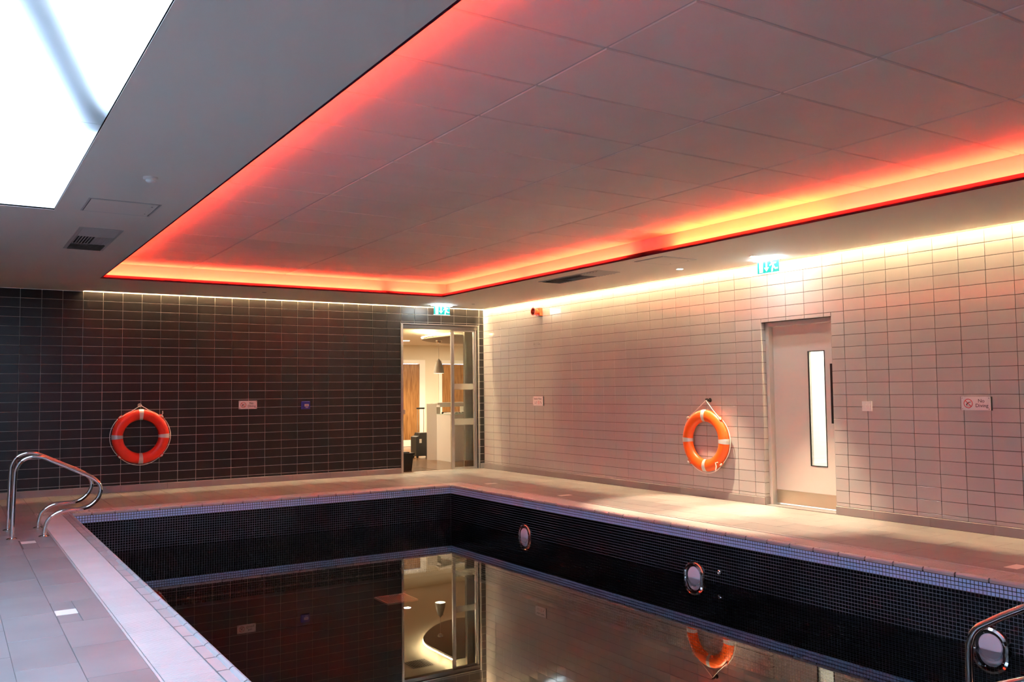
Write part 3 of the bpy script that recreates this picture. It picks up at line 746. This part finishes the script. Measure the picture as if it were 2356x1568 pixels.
o = mb.build('wall_lobby_side', m_cream); tag(o, 'cream side walls of the lobby', kind='structure')
pw = MB().box(-0.215,1.6,0.28,0.34,0.0,2.75).build('wall_lobby_partition', mat('partition_grey', (0.36,0.33,0.28), 0.6)); tag(pw, 'grey partition wall end just behind the sliding glass leaf', kind='structure')
MB().box(-0.235,1.6,0.262,0.28,0.0,0.125).build('wood_skirting', m_wdoor, pw)
for n, (a, b) in enumerate(dl):
    d = empty('door_%d' % (n+3), (0,0,0)); tag(d, ('walnut lobby door at the left with white frame', 'walnut lobby door behind the reception desk')[n], kind='structure')
    for (a0,a1,b0,b1) in ((a-0.09,a,0,2.10),(b,b+0.155 if n == 0 else b+0.09,0,2.10),(a,b,2.005,2.10)): MB().box(a0,a1,LY-0.03,LY+0.02,b0,b1).build('architrave', m_whitep, d)
    lfv = MB().box(a,b,LY,LY+0.044,0.0,2.0).build('door_leaf', m_wdoor, d)
    MB().box(a+0.01,b-0.005,LY-0.003,LY,0.005,0.158).build('kick_plate', m_steel if n else m_whitep, lfv)
# lobby ceiling, curved raft with glowing edge
o = MB().box(-3.2,5.2,0.1,LY,LZ,LZ+0.04).build('ceiling_lobby', m_lceil); tag(o, 'cream lobby ceiling above the grey raft', kind='structure')
raft_pts = [(-0.40,0.345),(-0.41,0.9),(-0.415,1.35),(-0.37,1.62),(-0.26,1.85),(-0.07,2.09),(0.15,2.33),(0.48,2.58),(0.80,2.69),(1.15,2.66),(1.7,2.5),(2.6,2.3),(3.6,2.3),(3.6,0.345)]
# smooth outline
def chaikin(p, it=2, closed=False):
    for _ in range(it):
        q = [p[0]]
        for i in range(len(p)-1):
            a, b = Vector(p[i]), Vector(p[i+1]); q += [tuple(a*0.75+b*0.25), tuple(a*0.25+b*0.75)]
        q.append(p[-1]); p = q
    return p
curve = chaikin(raft_pts[:12], 2)
outline = curve + raft_pts[12:]
mb = MB(); mb.prism([(p[0],p[1],2.29) for p in outline], (0,0,0.02))
raft = mb.build('ceiling_raft', m_raft); tag(raft, 'curved grey ceiling raft with glowing warm edge in the lobby', kind='structure')
mb = MB()
for (a, b) in zip(curve[:-1], curve[1:]): mb.bar((a[0]+0.0,a[1],2.335), (b[0],b[1],2.335), 0.016, 0.012)
mb.build('led_strip', m_lobled, raft)
# pendant lamp
pd = empty('pendant_lamp', (0.02, 1.69, 2.29)); tag(pd, 'pale bell-shaped pendant lamp hanging over the reception desk', 'pendant lamp')
MB().lathe([(0.0,-0.062),(0.02,-0.060),(0.045,-0.040),(0.060,-0.012),(0.060,0.0)], n=24).build('canopy', m_chrome, pd, smooth=True)
MB().tube([(0,0,-0.05),(0,0,-0.36)], 0.004, 6).build('cord', m_wplast, pd)
MB().lathe([(0.0,-0.355),(0.012,-0.355),(0.030,-0.385),(0.048,-0.405),(0.052,-0.425),(0.070,-0.47),(0.088,-0.54),(0.101,-0.627),(0.097,-0.627),(0.084,-0.54),(0.064,-0.47),(0.040,-0.43),(0.0,-0.42)], n=28).build('shade', mat('shade_grey', (0.62,0.60,0.54), 0.45), pd, smooth=True)
MB().lathe([(0.0,-0.605),(0.030,-0.60),(0.040,-0.57),(0.020,-0.52),(0.0,-0.51)], n=16).build('bulb', mat_emit('bulb_glow', (1.0,0.85,0.6), 14 * GL['lobby']), pd, smooth=True)
MB().tube([(-0.062,0,-0.395),(0.062,0,-0.395)], 0.005, 6).build('crossbar', m_steel, pd)
downlight(0.785, 4.67, True, 'lit downlight in the lobby ceiling seen through the glass door', z=LZ, power=110 * GL['lobby'], size=0.075, spot=140)
# lobby air vent
v = empty('ceiling_vent', (-0.80, 0.95, LZ)); tag(v, 'dark louvred vent in the lobby ceiling, seen mirrored in the water', 'air vent')
MB().box(-0.21,0.21,-0.21,0.21,-0.006,0).build('frame', m_grille, v); MB().box(-0.19,0.19,-0.19,0.19,-0.0075,-0.006).build('dark_core', m_dark, v)
for k in range(9): MB().box(-0.18+k*0.041,-0.165+k*0.041,-0.185,0.185,-0.012,-0.0075).build('slat', m_grille, v)
# glowing panels added to the lobby ceiling as general fill light
for (px, py) in ((-1.6, 3.2), (2.6, 4.4)):
    pn = empty('fill_panel', (px, py, LZ)); tag(pn, 'added square fill light in the lobby ceiling ' + ('left of the doorway view' if px < 0 else 'above the far doors'), 'fill light')
    MB().box(-0.30,0.30,-0.30,0.30,-0.006,0).build('frame', m_wplast, pn); MB().box(-0.28,0.28,-0.28,0.28,-0.009,-0.006).build('diffuser', mat_emit('fill_panel_glow', (1.0,0.84,0.60), 22 * GL['lobby']), pn)

# reception desk
dk = empty('reception_desk', (0.2, 1.9, 0)); tag(dk, 'white reception desk with a tall end panel beyond the glass door', 'desk')
inv = Matrix.Translation((-0.2,-1.9,0))
def dkp(mb, name, m): o = mb.build(name, m, dk); o.matrix_parent_inverse = inv; return o
mb = MB(); mb.prism([(0.055,2.27,0),(0.205,2.14,0),(0.42,2.39,0),(0.27,2.52,0)], (0,0,1.085)); dkp(mb, 'end_panel', m_desk)
mb = MB(); mb.prism([(0.173,1.52,0),(0.98,1.98,0),(1.0,2.6,0),(0.62,2.62,0),(0.206,2.14,0)], (0,0,0.875)); dkp(mb, 'lower_body', m_desk)
mb = MB(); mb.prism([(0.168,1.515,0.875),(0.99,1.975,0.875),(1.01,2.61,0.875),(0.206,2.145,0.875)], (0,0,0.012)); dkp(mb, 'lower_top', m_deskg)
mb = MB(); mb.prism([(0.20,2.0,1.02),(0.98,2.35,1.02),(1.0,2.62,1.02),(0.60,2.62,1.02),(0.205,2.14,1.02)], (0,0,0.065)); dkp(mb, 'upper_shelf', m_desk)
mb = MB(); mb.prism([(0.17,2.02,1.086),(0.99,2.34,1.086),(1.02,2.64,1.086),(0.20,2.30,1.086)], (0,0,0.018)); dkp(mb, 'upper_counter', m_whitep)
mb = MB(); mb.prism([(0.98,1.98,0.887),(1.0,1.99,0.887),(1.0,2.6,0.887),(0.98,2.6,0.887)], (0,0,0.14)); dkp(mb, 'shelf_side', m_desk)
mb = MB(); mb.prism([(0.42,1.665,0.70),(0.98,1.985,0.70),(0.98,1.975,0.70),(0.42,1.655,0.70)], (0,0,0.10)); dkp(mb, 'glass_front', m_deskg)
for k, (px, py, a, lb) in enumerate(((0.34,1.84,0.5,'loose sheet of paper lying at the left end of the reception desk'),(0.56,2.05,0.5,'curled sheet of paper in the middle of the reception desk'),(0.80,2.16,0.5,'loose sheet of paper at the right of the reception desk'))):
    mb = MB(); n = 6
    for i in range(n):
        u0, u1 = -0.10+0.2*i/n, -0.10+0.2*(i+1)/n; z0_, z1_ = 0.03*abs(math.sin(i*1.1+k)), 0.03*abs(math.sin((i+1)*1.1+k))
        mb.poly([(u0,-0.10,z0_),(u1,-0.10,z1_),(u1,0.10,z1_),(u0,0.10,z0_)]); mb.poly([(u0,-0.10,z0_+.002),(u0,0.10,z0_+.002),(u1,0.10,z1_+.002),(u1,-0.10,z1_+.002)])
    o = mb.build('paper_sheet', m_paper); o.location = (px,py,0.888); o.rotation_euler = (0,0,a); tag(o, lb, 'paper', 'papers on the reception desk')
tr = MB().box(-0.08,0.08,-0.05,0.05,0,0.03).build('paper_tray', m_black); tr.location = (0.45,2.20,0.888); tr.rotation_euler = (0,0,0.35); tag(tr, 'small black tray behind the papers on the reception desk', 'tray')
# suitcase
sc_ = empty('suitcase', (0.27, 2.90, 0)); tag(sc_, 'black upright wheeled suitcase beside the reception desk', 'suitcase')
mb = MB(); mb.prism([(-0.19,-0.12,0.04),(0.19,-0.12,0.04),(0.19,-0.12,0.44),(0.15,-0.12,0.50),(-0.10,-0.12,0.50),(-0.12,-0.12,0.44),(-0.19,-0.12,0.42)], (0,0.24,0)); mb.build('case_body', m_black, sc_)
for xx in (-0.15, 0.15):
    for yy in (-0.09, 0.09): MB().lathe([(0.0,-0.012),(0.022,-0.012),(0.022,0.012),(0.0,0.012)], c=(xx,yy,0.022), ax='y', n=14).build('wheel', m_black, sc_)
for xx in (-0.07, 0.07): MB().tube([(xx,0.06,0.48),(xx,0.06,0.98)], 0.008, 8).build('handle_tube', m_steel, sc_)
MB().tube([(-0.085,0.06,0.985),(0.085,0.06,0.985)], 0.016, 8).build('handle_grip', m_black, sc_)
MB().box(-0.12,-0.07,-0.124,-0.12,0.30,0.38).build('luggage_tag', m_paper, sc_)
# black crate by the jamb
bn = empty('storage_tub', (-1.31, 0.52, 0)); tag(bn, 'black plastic tub with lid standing just inside the glass door', 'tub')
mb = MB()
mb.v = [(-0.15,-0.10,0),(0.13,-0.10,0),(0.13,0.10,0),(-0.15,0.10,0),(-0.17,-0.12,0.27),(0.155,-0.12,0.27),(0.155,0.12,0.27),(-0.17,0.12,0.27)]
mb.f = [(3,2,1,0),(4,5,6,7),(0,1,5,4),(1,2,6,5),(2,3,7,6),(3,0,4,7)]; mb.mi = [0]*6; mb.build('tub_body', m_black, bn)
MB().box(-0.185,0.172,-0.135,0.135,0.262,0.292).build('lid', m_black, bn); MB().box(-0.12,0.10,-0.08,0.08,0.292,0.308).build('lid_rib', m_black, bn)

# ------------------------------------------------------------------ grab rails
prof = [(-7.266,0.0),(-7.258,0.30),(-7.250,0.58),(-7.236,0.65),(-7.195,0.715),(-7.130,0.745),(-7.060,0.746),(-6.990,0.722),(-6.795,0.626),(-6.640,0.548),(-6.575,0.505),(-6.535,0.455),(-6.522,0.400),(-6.540,0.335),(-6.585,0.280),(-6.640,0.245),(-6.720,0.230),(-6.840,0.226),(-6.915,0.200),(-6.970,0.150),(-6.995,0.090),(-7.004,0.0)]
def catmull(p, n=4):
    out = []
    for i in range(len(p)-1):
        p0, p1, p2, p3 = [Vector(p[max(0,min(len(p)-1,j))]) for j in (i-1,i,i+1,i+2)]
        for k in range(n):
            t = k/n; out.append(tuple(0.5*((2*p1)+(-p0+p2)*t+(2*p0-5*p1+4*p2-p3)*t*t+(-p0+3*p1-3*p2+p3)*t**3)))
    out.append(tuple(p[-1])); return out
def grab_rail(y, label):
    o = empty('grab_rail', (-7.135, y, 0)); tag(o, label, 'grab rail', 'polished steel grab rails at the left pool edge')
    MB().tube([(x+7.135, 0, z) for (x, z) in catmull([(a, b) for a, b in prof])], 0.0192, 14).build('rail_tube', m_chrome, o, smooth=True)
    for x in (-7.266, -7.004): MB().lathe([(0.046,0.0),(0.046,0.006),(0.034,0.012),(0.020,0.014)], c=(x+7.135,0,0), n=24).build('floor_flange', m_chrome, o, smooth=True)
grab_rail(-3.67, 'nearer of the two curved steel grab rails at left')
grab_rail(-3.03, 'farther of the two curved steel grab rails at left')
hr = empty('step_handrail', (-3.21, -10.355, ZF)); tag(hr, 'polished steel handrail rising out of the water at lower right', 'handrail')
pth = catmull([(0,0,0.0),(0,0,0.6),(0,0,1.06),(0,-0.012,1.17),(0,-0.045,1.232),(0,-0.11,1.28),(0,-0.30,1.395),(0,-1.0,1.79),(0,-1.50,2.07),(0,-1.62,2.10),(0,-1.72,2.04),(0,-1.75,1.9),(0,-1.75,1.5),(0,-1.75,-ZF)], 5)
MB().tube(pth, 0.0205, 14).build('rail_tube', m_chrome, hr, smooth=True)
MB().tube([(0,-0.0,0.897),(0,-0.17,0.98),(0,-1.75,1.72)], 0.0195, 14).build('mid_rail', m_chrome, hr, smooth=True)
MB().lathe([(0.046,0.0),(0.046,0.006),(0.034,0.012),(0.020,0.014)], c=(0,-1.75,-ZF), n=24).build('floor_flange', m_chrome, hr, smooth=True)

# ------------------------------------------------------------------ lifebuoys
def lifebuoy(loc, rz, hook_dx, hook_z, label, tilt, m_orange):
    o = empty('lifebuoy', loc, rz); tag(o, label, 'lifebuoy', 'orange lifebuoys hung on the walls')
    # local: faces -Y, ring in XZ, wall at +Y
    RM, RR, TH = 0.300, 0.0735, 0.052
    mb = MB(); n, m = 72, 20
    for i in range(n):
        a = 2*PI*i/n
        for k in range(m):
            b = 2*PI*k/m; r = RM + RR*math.cos(b); y = TH*math.sin(b)
            mb.v.append((r*math.sin(a), y, r*math.cos(a)))
    for i in range(n):
        for k in range(m): mb.f.append((i*m+k, i*m+(k+1)%m, ((i+1)%n)*m+(k+1)%m, ((i+1)%n)*m+k)); mb.mi.append(0)
    mb.build('ring', m_orange, o, smooth=True)
    for q in range(4):
        a0 = q*PI/2; mb = MB(); nn = 5
        for i in range(nn):
            a = a0 + (i/(nn-1)-0.5)*0.172
            for k in range(m):
                b = 2*PI*k/m; r = RM + (RR+0.0022)*math.cos(b); mb.v.append((r*math.sin(a), (TH+0.0022)*math.sin(b), r*math.cos(a)))
        for i in range(nn-1):
            for k in range(m): mb.f.append((i*m+k, i*m+(k+1)%m, (i+1)*m+(k+1)%m, (i+1)*m+k)); mb.mi.append(0)
        mb.build('reflective_band', m_tape, o, smooth=True)
    RO = RM+RR
    lug = [PI/4 + q*PI/2 for q in range(4)]
    for a in lug:
        cx, cz = RO*math.sin(a), RO*math.cos(a); tx, tz = math.cos(a), -math.sin(a)
        MB().tube([(cx-tx*0.034,-0.012,cz-tz*0.034),(cx-tx*0.02+math.sin(a)*0.012,-0.014,cz-tz*0.02+math.cos(a)*0.012),(cx+tx*0.02+math.sin(a)*0.012,-0.014,cz+tz*0.02+math.cos(a)*0.012),(cx+tx*0.034,-0.012,cz+tz*0.034)], 0.008, 8).build('rope_lug', m_orange, o, smooth=True)
        MB().tube([(cx+math.sin(a)*0.004-tx*0.016,-0.026,cz+math.cos(a)*0.004-tz*0.016),(cx+math.sin(a)*0.014,-0.030,cz+math.cos(a)*0.014),(cx+math.sin(a)*0.004+tx*0.016,-0.026,cz+math.cos(a)*0.004+tz*0.016)], 0.009, 8).build('rope_knot', m_rope, o, smooth=True)
    # grab line round the sides and bottom
    for q in range(4):
        a0, a1 = lug[q], lug[q]+PI/2
        if q == 3: continue
        pts = []
        for i in range(15):
            s = i/14; a = a0+(a1-a0)*s; rr_ = RO+0.006+0.012*math.sin(PI*s) - 0.0
            pts.append((rr_*math.sin(a), -0.006+0.018*math.sin(PI*s), rr_*math.cos(a)))
        MB().tube(pts, 0.0048, 7).build('grab_line', m_rope, o, smooth=True)
    hz = hook_z - loc[2]
    for s in (-1, 1):
        a = s*PI/4; c = (RO*math.sin(a), -0.022, (RO+0.006)*math.cos(a))
        MB().tube([(hook_dx+s*0.004,-0.008,hz),((hook_dx+c[0])/2,-0.018,(hz+c[2])/2-0.004),c], 0.0048, 7).build('hanging_rope', m_rope, o, smooth=True)
    # loose rope end by a knot
    e = lug[1]; bx, bz = RO*math.sin(e), RO*math.cos(e)
    if tilt: MB().tube([(bx-0.02,-0.05,bz+0.02),(bx-0.05,-0.062,bz+0.012),(bx-0.035,-0.064,bz-0.03),(bx-0.05,-0.062,bz-0.085)], 0.006, 7).build('rope_end', m_rope, o, smooth=True)
    else: MB().tube([(0.262,-0.03,0.28),(0.275,-0.045,0.31),(0.272,-0.045,0.345)], 0.006, 7).build('rope_end', m_rope, o, smooth=True)
    return o
lifebuoy((-5.540, -0.064, 0.745), 0.0, -0.008, 1.168, 'orange-red lifebuoy hanging on the black tiled wall', 0, mat('buoy_red', (0.78, 0.035, 0.012), 0.38))
lifebuoy((-0.064, -5.316, 0.690), -PI/2, 0.030, 1.172, 'orange lifebuoy hanging on the white tiled wall near the door', 1, m_orange)
def hook(loc, rz, m, label):
    o = empty('wall_hook', loc, rz); tag(o, label, 'hook', 'hooks for the lifebuoys')
    MB().lathe([(0.0,-0.008),(0.024,-0.007),(0.027,0.0)], ax='y', n=20).build('back_plate', m, o, smooth=True)
    MB().tube([(0,-0.006,0.0),(0,-0.05,0.0),(0,-0.072,0.004),(0,-0.080,0.018)], 0.0065, 8).build('peg', m, o, smooth=True)
    MB().lathe([(0.012,-0.056),(0.022,-0.056),(0.022,-0.048),(0.012,-0.048),(0.012,-0.056)], ax='y', n=18).build('collar', m, o, smooth=True)
hook((-5.549, 0.0, 1.172), 0.0, m_steel, 'round steel hook on the black tiles above the lifebuoy')
hook((0.0, -5.347, 1.176), -PI/2, m_black, 'dark hook on the white tiles above the lifebuoy')

# ------------------------------------------------------------------ signs and small wall fittings (local: face -Y)
def child_text(parent, body, size, x, z, m, y=-0.0185, name='lettering', sx=1.0):
    me = text_mesh(body, size); me.materials.clear(); me.materials.append(m)
    o = link(name, me, parent); o.location = (x, y, z); o.rotation_euler = (PI/2, 0, 0); o.scale = (sx, 1, 1)
    return o
def sign_plate(o, w, h, bars):
    MB().box(-w/2, w/2, -0.018, -0.013, -h/2, h/2).build('panel', m_sign, o)
    for sx in (-1, 1):
        if bars: MB().box(sx*(w/2+0.001)-0.007, sx*(w/2+0.001)+0.007, -0.0125, 0.0, -h/2-0.001, h/2+0.001).build('edge_bar', m_black, o)
        for sz in (-1, 1): MB().lathe([(0.0,-0.023),(0.005,-0.0225),(0.006,-0.018),(0.006,0.0)], c=(sx*(w/2-0.012), 0, sz*(h/2-0.012)), ax='y', n=10).build('standoff', m_chrome, o, smooth=True)
def no_diving(loc, rz, bars, label):
    o = empty('no_diving_sign', loc, rz); tag(o, label, 'sign', 'no diving signs')
    w, h = 0.268, 0.121; sign_plate(o, w, h, bars)
    cx, r1, r0 = -0.068, 0.042, 0.0355
    mb = MB(); n = 36
    for k in range(n):
        a0, a1 = 2*PI*k/n, 2*PI*(k+1)/n
        mb.poly([(cx+r0*math.cos(a0),-0.0186,r0*math.sin(a0)),(cx+r0*math.cos(a1),-0.0186,r0*math.sin(a1)),(cx+r1*math.cos(a1),-0.0186,r1*math.sin(a1)),(cx+r1*math.cos(a0),-0.0186,r1*math.sin(a0))])
    d = 0.0036*0.7071; e = 0.037*0.7071
    mb.poly([(cx-e-d,-0.0187,e-d),(cx+e-d,-0.0187,-e-d),(cx+e+d,-0.0187,-e+d),(cx-e+d,-0.0187,e+d)])
    mb.build('prohibition_ring', m_redprint, o)
    mb = MB(); Y = -0.0184
    mb.poly([(cx-0.022,Y,-0.012),(cx-0.010,Y,0.006),(cx+0.006,Y,0.013),(cx+0.026,Y,0.016),(cx+0.026,Y,0.012),(cx+0.006,Y,0.006),(cx-0.006,Y,-0.002),(cx-0.017,Y,-0.015)])
    mb.poly([(cx-0.004,Y,0.0),(cx+0.002,Y,0.004),(cx-0.012,Y,-0.018),(cx-0.016,Y,-0.016)])
    for q in range(3):
        zz = -0.016-0.006*q
        mb.poly([(cx-0.024+0.003*q,Y,zz),(cx-0.012,Y,zz+0.002),(cx,Y,zz),(cx+0.012,Y,zz+0.002),(cx+0.022-0.003*q,Y,zz),(cx+0.022-0.003*q,Y,zz-0.0018),(cx+0.012,Y,zz),(cx,Y,zz-0.002),(cx-0.012,Y,zz),(cx-0.024+0.003*q,Y,zz-0.002)])
    mb.build('diver_symbol', m_blkprint, o)
    child_text(o, 'No', 0.046, 0.052, 0.023, m_blkprint); child_text(o, 'Diving', 0.046, 0.056, -0.019, m_blkprint)
no_diving((-4.061, 0.0, 1.152), 0.0, False, 'No Diving sign on the black tiled wall')
no_diving((0.0, -8.632, 1.154), -PI/2, True, 'No Diving sign on the white tiled wall at right')
o = empty('shallow_water_sign', (0.0, -1.667, 1.153), -PI/2); tag(o, 'Shallow Water sign on the white tiles near the room corner', 'sign')
sign_plate(o, 0.272, 0.145, True)
child_text(o, 'Shallow Water', 0.036, 0.0, 0.034, m_blkprint)
mb = MB(); n = 24
for k in range(n):
    a0, a1 = 2*PI*k/n, 2*PI*(k+1)/n; cx, cz, r0, r1 = 0.022, -0.022, 0.020, 0.0245
    mb.poly([(cx+r0*math.cos(a0),-0.0186,cz+r0*math.sin(a0)),(cx+r0*math.cos(a1),-0.0186,cz+r0*math.sin(a1)),(cx+r1*math.cos(a1),-0.0186,cz+r1*math.sin(a1)),(cx+r1*math.cos(a0),-0.0186,cz+r1*math.sin(a0))])
mb.poly([(cx-0.017,-0.0187,cz+0.014),(cx+0.014,-0.0187,cz-0.017),(cx+0.017,-0.0187,cz-0.014),(cx-0.014,-0.0187,cz+0.017)]); mb.build('prohibition_ring', m_redprint, o)
mb = MB(); Y = -0.0185
for (a0,a1,b0,b1) in ((-0.088,-0.030,-0.040,-0.037),(-0.088,-0.085,-0.040,-0.004),(-0.070,-0.050,-0.030,-0.027),(-0.048,-0.034,-0.022,-0.010)): mb.poly([(a0,Y,b0),(a1,Y,b0),(a1,Y,b1),(a0,Y,b1)])
mb.poly([(0.062,Y,-0.012),(0.075,Y,-0.006),(0.098,Y,-0.030),(0.104,Y,-0.038),(0.094,Y,-0.036),(0.080,Y,-0.020)]); mb.poly([(0.066,Y,-0.040),(0.110,Y,-0.040),(0.110,Y,-0.043),(0.066,Y,-0.043)]); mb.build('pictograms', m_blkprint, o)
dm = empty('depth_marking', (0.0, -1.645, 2.046), -PI/2); tag(dm, 'depth lettering on a white tile below the red sounder', 'lettering')
child_text(dm, '4ft (1.2m)', 0.052, 0.0, 0.0, mat('grey_print', (0.20,0.17,0.15), 0.5), y=-0.0008)
o = empty('fire_call_point', (-3.182, 0.0, 1.130), 0.0); tag(o, 'small blue call point box on the black tiled wall', 'call point')
mb = MB()
mb.v = [(-0.065,0,-0.06),(0.065,0,-0.06),(0.065,0,0.06),(-0.065,0,0.06),(-0.060,-0.045,-0.055),(0.060,-0.045,-0.055),(0.060,-0.045,0.055),(-0.060,-0.045,0.055)]
mb.f = [(4,5,6,7),(0,1,5,4),(1,2,6,5),(2,3,7,6),(3,0,4,7)]; mb.mi = [0]*5; mb.build('housing', m_blue, o)
MB().box(-0.028,0.040,-0.047,-0.045,-0.018,0.020).build('press_window', m_sign, o); MB().box(-0.016,0.028,-0.048,-0.047,-0.003,0.006).build('window_mark', m_redprint, o); MB().box(-0.012,0.030,-0.0462,-0.045,-0.038,-0.030).build('print_line', m_sign, o)
# red sounder
o = empty('alarm_sounder', (0.0, -1.745, 2.545), -PI/2); tag(o, 'red fire alarm sounder high on the white tiled wall', 'alarm')
MB().box(-0.052,0.052,-0.055,0.0,-0.062,0.058).build('base', m_red, o)
MB().lathe([(0.045,-0.055),(0.045,-0.085),(0.050,-0.095),(0.058,-0.135),(0.060,-0.145),(0.050,-0.145),(0.034,-0.105)], c=(0,0,0.0), ax='y', n=24).build('horn', m_red, o, smooth=True)
MB().lathe([(0.034,-0.106),(0.0,-0.106)], ax='y', n=24).build('horn_throat', m_black, o); MB().lathe([(0.0,-0.142),(0.018,-0.138),(0.022,-0.106)], ax='y', n=16).build('horn_centre', m_red, o, smooth=True)
# switch plate
o = empty('switch_plate', (0.0, -7.513, 1.120), -PI/2); tag(o, 'white double switch plate on the white tiles beside the door', 'switch')
MB().box(-0.054,0.054,-0.011,0.0,-0.049,0.049).build('plate', m_wplast, o)
for sx in (-1, 1): MB().box(sx*0.020-0.013,sx*0.020+0.013,-0.015,-0.011,-0.020,0.020).build('rocker', m_wplast, o)
for sx in (-1, 1): MB().lathe([(0.0,-0.0125),(0.004,-0.012),(0.004,-0.011)], c=(sx*0.045,0,0), ax='y', n=8).build('screw', m_steel, o)
bpy.context.view_layer.update()
